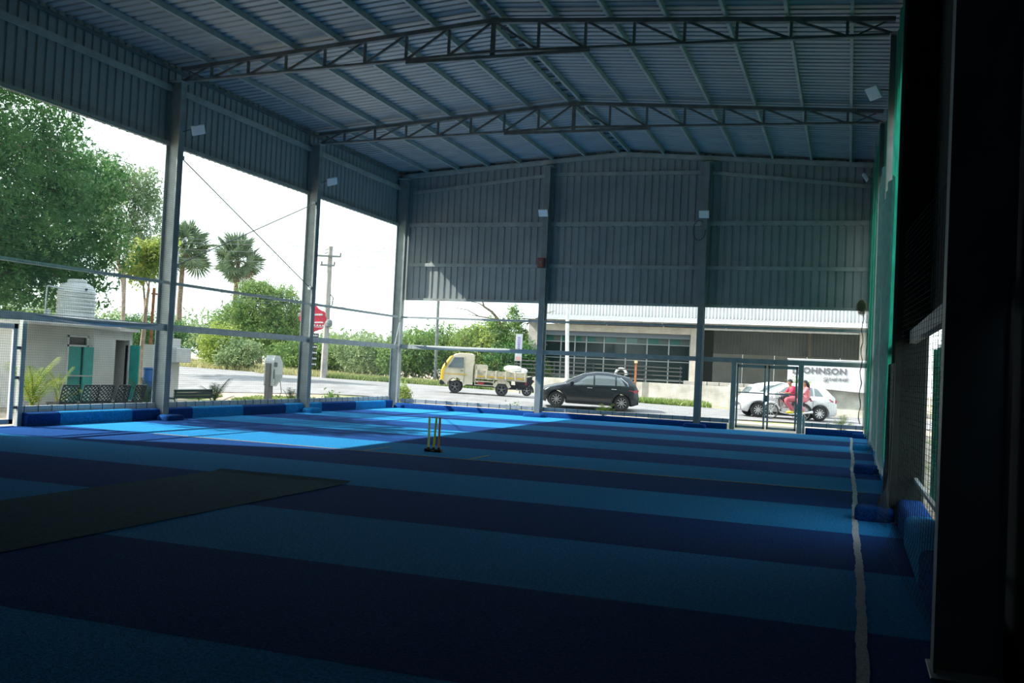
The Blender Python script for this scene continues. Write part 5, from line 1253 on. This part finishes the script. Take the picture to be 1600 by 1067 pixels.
# barrel
t = thing('water_barrel', 'blue plastic barrel behind the feathery palm', 'barrel', (-21.3,25.4,-0.1)); BB = mat('barrel_blue', (0.03,0.14,0.42), 0.4)
MB().lathe([(0.26,0),(0.29,0.05),(0.30,0.35),(0.31,0.37),(0.30,0.39),(0.30,0.75),(0.31,0.77),(0.30,0.79),(0.29,1.10),(0.27,1.14)],24,(-21.3,25.4,-0.1)).build('drum', BB, t, smooth=True)
MB().lathe([(0.29,1.13),(0.30,1.15),(0.29,1.19),(0.05,1.20)],24,(-21.3,25.4,-0.1)).build('lid', BB, t, smooth=True)
# electrical cabinet on a plinth
t = thing('meter_cabinet', 'pale meter cabinet with a grey box beside the bench column', 'cabinet', (-22,27,-0.1)); CB = mat('cabinet_paint', (0.60,0.62,0.62), 0.6, 0, var=0.06, scale=3)
MB().bbox((-22.4,26.2,-0.1),(-22.0,27.6,1.85),0.01).build('plinth_wall', WALLW, t)
MB().bbox((-22.4,26.9,1.85),(-22.0,27.6,2.1),0.01).build('top_block', WALLW, t)
b = MB().bbox((-22.0,27.05,1.28),(-21.72,27.82,1.78),0.02).build('box', CB, t); MB().box((-21.725,27.08,1.31),(-21.715,27.79,1.75)).build('box_door', CB, b); MB().box((-21.72,27.12,1.5),(-21.70,27.15,1.58)).build('catch', BLACKP, b)
pp = MB().box((-22.0,26.75,0.62),(-21.985,27.2,1.08)).build('notice', mat('notice_purple', (0.42,0.40,0.60), 0.7, 0, col2=(0.62,0.60,0.74), scale=14), t)
# rusty post pair and pole
t = thing('rusty_pole', 'tall rusty orange pole standing behind the outhouse', 'pole', (-22.6,26.9,-0.1)); MB().tube([(-22.6,26.75,-0.1),(-22.6,26.8,3.8)],0.05,8).build('shaft', RUST, t); MB().bar((-22.6,26.7,3.6),(-22.6,27.1,3.6),0.05,0.06).build('bracket', RUST, t)
t = thing('concrete_pole', 'pale concrete pole right behind the rusty pole', 'pole', (-23.2,28.0,-0.1)); MB().bar((-23.2,28.0,-0.1),(-23.2,28.0,4.6),0.16,0.20).build('shaft', CONC, t); MB().bar((-23.3,27.7,4.2),(-23.1,28.3,4.2),0.06,0.06).build('cross_bar', STEEL, t)
t = thing('antenna_mast', 'thin mast rising above the meter cabinet', 'mast', (-22.2,27.4,2.1)); MB().tube([(-22.2,27.4,2.1),(-22.2,27.45,5.2)],0.02,6).build('shaft', GALV, t); MB().bar((-22.2,27.2,5.1),(-22.2,27.65,5.1),0.02,0.02).build('cross_bar', GALV, t)
# white vending machine on a post
t = thing('roadside_machine', 'white slanted machine housing mounted on a grey post', 'machine', (-19.0,28.75,-0.08)); MW = mat('machine_white', (0.74,0.77,0.76), 0.35)
MB().bbox((-19.12,28.50,-0.08),(-18.94,28.78,1.40),0.015).build('post', mat('post_grey',(0.24,0.23,0.22),0.7), t)
prof = [(28.60,0.62),(28.60,1.46),(28.70,1.68),(28.98,1.68),(29.20,1.42),(29.20,0.92),(28.85,0.60)]
MB().prism(prof, 0, -19.22, -18.86).build('housing', MW, t)
MB().bbox((-18.86,28.66,1.28),(-18.82,28.80,1.44),0.01).build('dial', STEEL_D, t)
MB().box((-18.86,28.63,0.86),(-18.845,28.69,1.20)).build('side_slot', STEEL_D, t)
MB().prism([(28.74,0.66),(29.18,0.93),(29.18,1.02),(28.74,1.02)],0,-18.86,-18.845).build('lower_panel', mat('machine_grey',(0.52,0.55,0.55),0.5), t)
MB().tube([(-18.9,29.1,0.9),(-18.9,29.25,0.4),(-18.9,29.1,0.2),(-18.9,28.9,0.3)],0.012,5).build('hose', BLACKP, t)
# kerb stones far left
for k, (s, tt, ln, lab) in enumerate(((-36.0,59.5,3.2,'white painted kerb block behind the feathery palm'),(-29.0,60.5,5.0,'long white painted kerb block left of the white machine'),(-25.9,60.2,1.0,'short raised white kerb block end stone'),(-41.5,58,5.0,'white painted kerb block beside the meter cabinet'))):
    x, y = road_pt(s, tt); a = SD[0]*ln/2; z = gz(x, y); h = 0.5 if k != 2 else 0.75
    mb = MB().bar((x-a.x,y-a.y,z+h/2),(x+a.x,y+a.y,z+h/2),0.4,h); o = mb.build('kerb_block', WALLW, None); tag(o, lab, 'kerb block', 'white kerb blocks beyond the road')

# ------------------------------------------------------------------ signs and poles across the road
def red_sign():
    x, y = -23.9, 39.25; z = gz(x, y); t = thing('red_sign', 'red lobed roadside sign with white lettering on a tall post', 'sign', (x,y,z))
    RS = mat('sign_red', (0.55,0.03,0.06), 0.5, 0, var=0.15, scale=3); RS2 = mat('sign_pale_red', (0.62,0.10,0.10), 0.5)
    a = SD[0]; n = Vector((0.333,-0.943,0)); c = Vector((x,y,3.5))
    def plate(pts, off, th, nm, m):
        vs = [c+a*p[0]+Vector((0,0,p[1]))+n*off for p in pts]; vs += [v-n*th for v in vs]; k = len(pts)
        return MB().add(vs, [tuple(range(k)), tuple(range(2*k-1,k-1,-1))]+[(i,(i+1)%k,(i+1)%k+k,i+k) for i in range(k)]).build(nm, m, t)
    out = []
    for (cx, cz, r, a0, a1) in ((0.05,0.42,0.22,0.4,2.7),(-0.42,0.28,0.16,1.2,3.6),(-0.46,0.0,0.17,2.2,4.4),(-0.34,-0.36,0.2,2.6,4.4),(0.0,-0.42,0.22,4.0,5.4),(0.36,-0.30,0.2,4.7,6.4),(0.52,0.04,0.16,5.2,7.4),(0.46,0.26,0.14,5.8,8.0)):
        for k in range(6): q = a0+(a1-a0)*k/5; out.append((cx+r*math.cos(q), cz+r*math.sin(q)))
    plate(out, 0.0, 0.10, 'board', RS)
    for (z0, z1, x0, x1) in ((0.16,0.24,0.05,0.50),(-0.20,-0.13,0.10,0.55)): plate([(x0,z0),(x1,z0+0.02),(x1-0.04,z1+0.02),(x0+0.03,z1)], 0.012, 0.01, 'lettering_band', WHITE_P)
    plate([(-0.44,-0.42),(-0.36,-0.40),(-0.30,0.42),(-0.44,0.40)], 0.012, 0.01, 'white_edge', WHITE_P)
    for k in range(4):
        bx = 0.08+k*0.13; pts = [(bx,-0.40),(bx+0.03,-0.40),(bx+0.03,-0.32),(bx+0.07,-0.32),(bx+0.07,-0.40),(bx+0.10,-0.40),(bx+0.08,-0.26),(bx+0.02,-0.26)]; plate(pts, 0.012, 0.01, 'letter', WHITE_P)
    MB().cyl((x,y,z-0.1),(x,y,3.2),0.05,n=10).build('post', GALV, t)
    for k in range(6):
        z0 = 2.62-k*0.27
        q = plate([(0.04,z0-3.5),(0.36-0.02*k,z0-3.5),(0.36-0.02*k,z0-3.5+0.20),(0.04,z0-3.5+0.20)], 0.06, 0.02, 'name_board', BLACKP)
        for j in range(3): plate([(0.10+0.08*j,z0-3.5+0.06),(0.15+0.08*j,z0-3.5+0.06),(0.15+0.08*j,z0-3.5+0.15),(0.10+0.08*j,z0-3.5+0.13)], 0.066, 0.006, 'board_mark', WHITE_P)
red_sign()
def utility_pole(x, y, h, label, arms=True):
    z = gz(x, y); t = thing('utility_pole', label, 'utility pole', (x,y,z), group='poles across the road')
    MB().tube([(x,y,z-0.1),(x+0.02,y,z+h)],[0.20,0.12],4 if False else 8).build('shaft', CONC, t)
    if arms:
        a = SD[0]
        for dz, w in ((-0.55,0.95),(-1.05,0.50)):
            p = Vector((x,y-0.15,z+h+dz)); MB().bar(p-a*w/1.2,p+a*w/1.4,0.09,0.09).build('cross_arm', STEEL_D, t)
            for s in (-1, 1):
                q = p+a*s*w/1.45; MB().lathe([(0.02,0),(0.05,0.03),(0.03,0.08),(0.05,0.12),(0.02,0.17)],8,tuple(q+Vector((0,0,0.04)))).build('insulator', mat('insulator_brown',(0.10,0.07,0.06),0.3), t)
        for dz in (-0.10,-0.28): MB().bar((x-0.3,y,z+h+dz-0.1),(x,y,z+h+dz),0.04,0.04).build('top_bracket', STEEL_D, t)
        MB().tube([(x+0.12,y,z+4.6),(x+0.34,y,z+4.4),(x+0.30,y,z+4.0),(x+0.1,y,z+3.9)],0.025,5).build('cable_loop', BLACKP, t)
        MB().lathe([(0.05,-0.22),(0.16,-0.16),(0.19,0),(0.16,0.16),(0.05,0.22)],12,(x+0.22,y-0.1,z+3.0)).build('junction_box', STEEL_D, t)
    return t
utility_pole(-26.87,45.6,7.2,'concrete utility pole with steel cross arms beside the red sign')
def spair(s0, t0, z0, s1, t1, z1, sag, label):
    a = road_pt(s0, t0); b = road_pt(s1, t1); pts = []
    for k in range(25):
        u = k/24; pts.append((a[0]+(b[0]-a[0])*u, a[1]+(b[1]-a[1])*u, z0+(z1-z0)*u-sag*4*u*(1-u)))
    o = MB().tube(pts, 0.014, 4).build('power_line', mat('wire_grey',(0.22,0.23,0.24),0.6), None); tag(o, label, 'power line', 'power lines across the sky')
for k, (dz, lab) in enumerate(((0,'topmost thin power line crossing the white sky'),(-0.18,'second power line from the top of the sky'),(-0.55,'power line at the upper cross arm'),(-1.05,'power line at the lower cross arm'))):
    spair(-60,52+k*0.2,8.4+dz,-10.2,52+k*0.2,7.95+dz,0.35,lab+', left span'); spair(-10.2,52+k*0.2,7.95+dz,40,53+k*0.2,7.4+dz,0.5,lab+', right span')
for k in range(4): spair(-70,60,7.3-k*0.22,-5,64,5.6-k*0.16,0.4,('low cable bundle wire passing before the palmyra palms','second low cable wire before the palmyra palms','third low cable wire before the palmyra palms','lowest low cable wire before the palmyra palms')[k])
t = thing('steel_post', 'slim grey post standing in the bushes behind the corner column', 'post', (-22.3,50.0,gz(-22,50))); MB().tube([(-22.35,50.3,gz(-22,50)),(-22.4,50.3,6.6)],0.09,8).build('shaft', STEEL_D, t); MB().lathe([(0.09,0),(0.10,0.03),(0.02,0.06)],8,(-22.4,50.3,6.58)).build('cap', STEEL_D, t)
t = thing('pole_banner', 'narrow white and purple banner on a post beside the sacks', 'banner', (-15.7,45.4,gz(-15.7,45.4)))
MB().cyl((-15.55,45.5,gz(-15.7,45.4)),(-15.55,45.5,3.4),0.04,n=8).build('post', STEEL_D, t)
a = SD[0]; c = Vector((-15.67,45.38,0)); LV = mat('banner_lilac',(0.62,0.56,0.74),0.6); VI = mat('banner_violet',(0.22,0.14,0.46),0.6); PK = mat('banner_pink',(0.70,0.42,0.40),0.6)
def bn(z0, z1, w, off, m, nm, dx=0): MB().bar(c+a*(dx-w/2)+Vector((0.333,-0.943,0))*off+Vector((0,0,(z0+z1)/2)), c+a*(dx+w/2)+Vector((0.333,-0.943,0))*off+Vector((0,0,(z0+z1)/2)), 0.01, z1-z0).build(nm, m, t)
bn(2.0,3.36,0.34,0.0,WHITE_P,'sheet'); bn(2.85,3.25,0.16,0.012,LV,'print_block',0.01); bn(2.42,2.85,0.10,0.012,VI,'print_block',0.0); bn(2.03,2.22,0.26,0.012,PK,'print_block')
for k in range(4): bn(2.48+k*0.09,2.52+k*0.09,0.06,0.020,WHITE_P,'print_mark')
for k in range(4): bn(2.9+k*0.09,2.93+k*0.09,0.13,0.020,VI,'print_mark')

# ------------------------------------------------------------------ showroom and warehouse
SHW = mat('white_roofing', (0.47,0.49,0.50), 0.5, 0.0, var=0.05, scale=2); BEIGE = mat('showroom_beam', (0.48,0.44,0.38), 0.9, 0, var=0.12, scale=2)
GLD = mat('showroom_glass', (0.010,0.022,0.024), 0.10, 0, spec=0.4); GLT = mat('teal_glass', (0.02,0.14,0.13), 0.12, 0, spec=0.7); GLG = mat('grey_glass', (0.10,0.14,0.145), 0.2, 0, spec=0.4); MULL = mat('mullion_grey', (0.34,0.38,0.40), 0.4, 0.3)
def showroom():
    t = thing('showroom', 'glass-fronted showroom with a white corrugated awning', 'building', (-13,55,0.0)); Y = 55.0
    m = MB(); m.bbox((-18.05,53.9,0),(-17.40,54.5,4.62),0.02).build('pillar', CONC, t); MB().bbox((-8.43,53.9,0),(-8.05,54.4,4.35),0.02).build('pillar', BEIGE, t)
    MB().bbox((-17.4,53.95,3.98),(-8.05,54.35,4.36),0.01).build('beam', BEIGE, t)
    MB().bbox((-17.35,54.5,3.72),(-8.43,54.9,4.05),0.02).build('shutter_box', mat('shutter_bluegrey',(0.20,0.25,0.32),0.5,0.2), t)
    vx = [-17.3,-16.3,-15.44,-14.74,-13.65,-12.34,-11.09,-9.82,-8.6]; rows = [(0.45,1.30),(1.33,2.40),(2.43,3.36),(3.39,3.98)]
    for i in range(len(vx)-1):
        for j, (z0, z1) in enumerate(rows):
            mm = GLD
            if j == 3: 
                w = vx[i+1]-vx[i]; md = vx[i]+w*0.52
                MB().box((vx[i]+0.03,Y,z0),(md,Y+0.03,z1)).build('pane', GLT, t); MB().box((md,Y,z0),(vx[i+1]-0.03,Y+0.03,z1)).build('pane', GLG, t); continue
            MB().box((vx[i]+0.03,Y,z0),(vx[i+1]-0.03,Y+0.03,z1)).build('pane', GLG if (j == 0 and i < 3) else mm, t)
    for x in vx: MB().box((x-0.035,Y-0.04,0.4),(x+0.035,Y+0.05,3.99)).build('mullion', MULL, t)
    for z in (0.43,1.315,2.415,3.375): MB().box((vx[0],Y-0.03,z-0.025),(vx[-1],Y+0.05,z+0.025)).build('transom', MULL, t)
    MB().box((-17.4,54.6,0),(-8.2,56,0.40)).build('plinth', CONC, t)
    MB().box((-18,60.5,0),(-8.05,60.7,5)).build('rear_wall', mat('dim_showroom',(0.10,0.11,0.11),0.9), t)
    MB().box((-18.0,55,4.62),(1.6,63.5,4.70)).build('roof_deck', STEEL_D, t)
    # awning sheets sloping to the road
    n = 20
    for k in range(n):
        x0 = -18.4+k*1.0; prof = rib_profile(5, 0.2, 0.04); vs = [(x0+a_, 53.1, 4.62+b_) for a_, b_ in prof]+[(x0+a_, 56.4, 5.05+b_) for a_, b_ in prof]; q = len(prof)
        MB().add(vs, [(i,i+1,i+1+q,i+q) for i in range(q-1)]).build('awning_sheet', SHW, t)
        vs = [(x0+a_, 56.5-b_, 4.95) for a_, b_ in prof]+[(x0+a_, 56.5-b_, 6.6) for a_, b_ in prof]
        MB().add(vs, [(i,i+1,i+1+q,i+q) for i in range(q-1)]).build('upper_sheet', SHW, t)
    for x in (-16.2,-13.3,-10.0,-6.5,-3.0): MB().bar((x,53.4,4.58),(x,54.2,4.30),0.05,0.06).build('awning_bracket', WHITE_P, t)
    MB().bar((-18.3,53.3,4.56),(1.4,53.3,4.56),0.05,0.07).build('awning_purlin', CONC, t)
    return t
showroom()
def warehouse():
    t = thing('warehouse', 'dim open-fronted warehouse with block wall beside the showroom', 'building', (-3.5,58,0.0))
    for k in range(10):
        x0 = -8.3+k*1.0; prof = rib_profile(5, 0.2, 0.04); q = len(prof)
        vs = [(x0+a_, 61.84-b_, 3.18) for a_, b_ in prof]+[(x0+a_, 61.84-b_, 4.62) for a_, b_ in prof]
        MB().add(vs, [(i,i+1,i+1+q,i+q) for i in range(q-1)]).build('cladding_sheet', SHEET, t)
    for k in range(5): MB().bbox((-8.3+k*1.95,61.85,0),(-8.3+k*1.95+1.93,61.98,3.26),0.008).build('wall_panel', mat('block_wall',(0.66,0.68,0.66),0.9,0,var=0.08,scale=1), t)
    MB().bbox((0.50,53.9,0),(0.85,54.3,4.55),0.02).build('pillar', BEIGE, t)
    MB().bbox((-2.35,60.8,2.2),(-2.2,60.95,4.6),0.01).build('post', BEIGE, t)
    MB().bar((-8.0,54.1,4.33),(0.85,54.1,4.33),0.12,0.10).build('front_beam', WHITE_P, t)
    MB().box((1.5,54,0),(1.6,63,4.6)).build('side_wall', CONC, t)
    for i, (x, y, s) in enumerate(((-7.2,58.5,0.9),(-6.0,59.5,1.1),(-5.0,58.2,0.7))): MB().bbox((x-0.6,y-0.3,0),(x+0.6,y+0.3,s),0.04).build('stored_crate', STEEL_D, t)
warehouse()
# compound wall, coping, fence rails
t = thing('compound_wall', 'weathered whitewashed compound wall along the far road edge', 'wall', (-8,50,0)); CW = mat('old_whitewash', (0.40,0.38,0.34), 0.95, 0, col2=(0.58,0.57,0.53), scale=1.6, bump=0.4, bscale=12)
MB().box((-17.6,50.0,-0.05),(-4.2,50.25,1.22)).build('wall_section', CW, t); MB().box((-4.18,50.0,-0.05),(3.5,50.25,1.32)).build('wall_section', CW, t)
for k in range(10): MB().bbox((-8.1+k*0.62,50.02,1.225 if -8.1+k*0.62+0.6 < -4.2 else 1.325),(-8.1+k*0.62+0.58,50.22,1.40),0.01).build('coping_block', CONC, t)
for x in (-5.6,-4.2,-1.0): MB().bbox((x-0.2,49.9,-0.05),(x+0.2,50.0,1.30),0.01).build('pilaster', CW, t)
t = thing('rail_fence', 'grey four-rail steel fence on top of the compound wall', 'fence', (-12.5,50.3,1.2))
for z in (1.42,1.64,1.86,2.06): MB().bar((-17.5,50.10,z+0.03),(-8.2,50.10,z-0.03),0.05,0.06).build('rail', mat('fence_dark',(0.05,0.055,0.055),0.6), t)
for x in (-17.4,-15.2,-13.0,-10.2,-8.3): MB().bar((x,50.15,1.2),(x,50.15,2.12),0.05,0.06).build('post', MATS['fence_dark'], t)
t = thing('rusty_stub', 'short rusty post standing before the showroom glass', 'post', (-10.6,49.7,0.1)); MB().bar((-10.6,49.8,0.1),(-10.6,49.8,2.2),0.10,0.10).build('shaft', RUST, t); MB().bbox((-10.68,49.72,2.2),(-10.52,49.88,2.34),0.01).build('cap', mat('stub_cap',(0.55,0.45,0.25),0.8), t)
t = thing('white_pole', 'tall white pole in front of the showroom', 'pole', (-14.35,49.6,0.3)); MB().cyl((-14.25,49.6,0.3),(-14.5,49.6,6.4),0.11,0.09,n=12).build('shaft', WHITE_P, t); MB().cyl((-14.25,49.6,0.3),(-14.26,49.6,0.5),0.16,n=12).build('collar', CONC, t)
# odd white pieces behind the fence
def arch(x, label):
    t = thing('garden_arch', label, 'arch', (x,52.5,0.3))
    MB().tube([(x+0.32*math.cos(a),52.5,1.55+0.34*math.sin(a)) for a in [math.pi*k/10 for k in range(11)]],0.07,8).build('hoop', WHITE_P, t); MB().bbox((x-0.36,52.4,1.10),(x+0.36,52.6,1.32),0.02).build('foot', WHITE_P, t); MB().bbox((x-0.3,52.35,0.2),(x+0.3,52.65,1.10),0.02).build('stand', STEEL_D, t)
arch(-12.0,'white arched display piece seen over the dark car')
# banner on the wall
def johnson_banner():
    t = thing('wall_banner', 'white JOHNSON banner with Tamil lettering hanging on the compound wall', 'banner', (-1.0,49.5,1.0)); BN = mat('banner_vinyl', (0.56,0.58,0.59), 0.5)
    def bf(u, v):
        x = -2.87+4.4*u; z = 1.28+1.45*v+0.05*math.sin(u*5)*(1-v)
        w = 0.012*math.sin((u*1.4-v*1.1)*9)*max(0, 1-abs(v-0.25)*2.2)*max(0, 1-abs(u-0.28)*2.5)
        return (x, 49.62+w, z)
    MB().grid(bf, 48, 20).build('sheet', BN, t)
    MB().box((-2.85,49.76,1.30),(1.5,49.80,2.74)).build('backing', STEEL_D, t)
    MB().bar((-2.9,49.62,2.76),(1.55,49.62,2.78),0.05,0.05).build('top_bar', WHITE_P, t)
    LG = mat('banner_grey_ink', (0.13,0.13,0.15), 0.7)
    def text(body, x, z, size, nm, sx=1.0):
        cu = bpy.data.curves.new(nm, 'FONT'); cu.body = body; cu.size = size; cu.extrude = 0.004; cu.offset = size*(0.035 if size > 0.3 else 0.012); cu.space_character = 1.10; cu.materials.append(LG)
        o = bpy.data.objects.new(nm, cu); COL.objects.link(o); bpy.context.view_layer.update(); me = bpy.data.meshes.new_from_object(o.evaluated_get(bpy.context.evaluated_depsgraph_get())); bpy.data.objects.remove(o); me.materials.clear(); me.materials.append(LG)
        o = link(nm, me, t); o.location = Vector((x,49.596,z))-t.location; o.rotation_euler = (math.pi/2,0,0); o.scale = (sx,1,1)
    text('JOHNSON', -2.27, 2.09, 0.40, 'lettering', 1.11)
    text('\u0b9c\u0bbe\u0ba9\u0bcd\u0b9a\u0ba9\u0bcd', -1.16, 1.76, 0.24, 'tamil_lettering', 0.95)
    m = MB()
    for (x0, x1, z0, z1) in ((-2.62,-2.57,2.04,2.36),(-2.62,-2.33,2.04,2.09),(-2.38,-2.33,2.04,2.36),(-2.62,-2.33,2.31,2.36)): m.box((x0,49.59,z0),(x1,49.60,z1))
    m.build('logo_frame', LG, t)
johnson_banner()
# dark sheet stacks etc. on the right outside are left to the nets
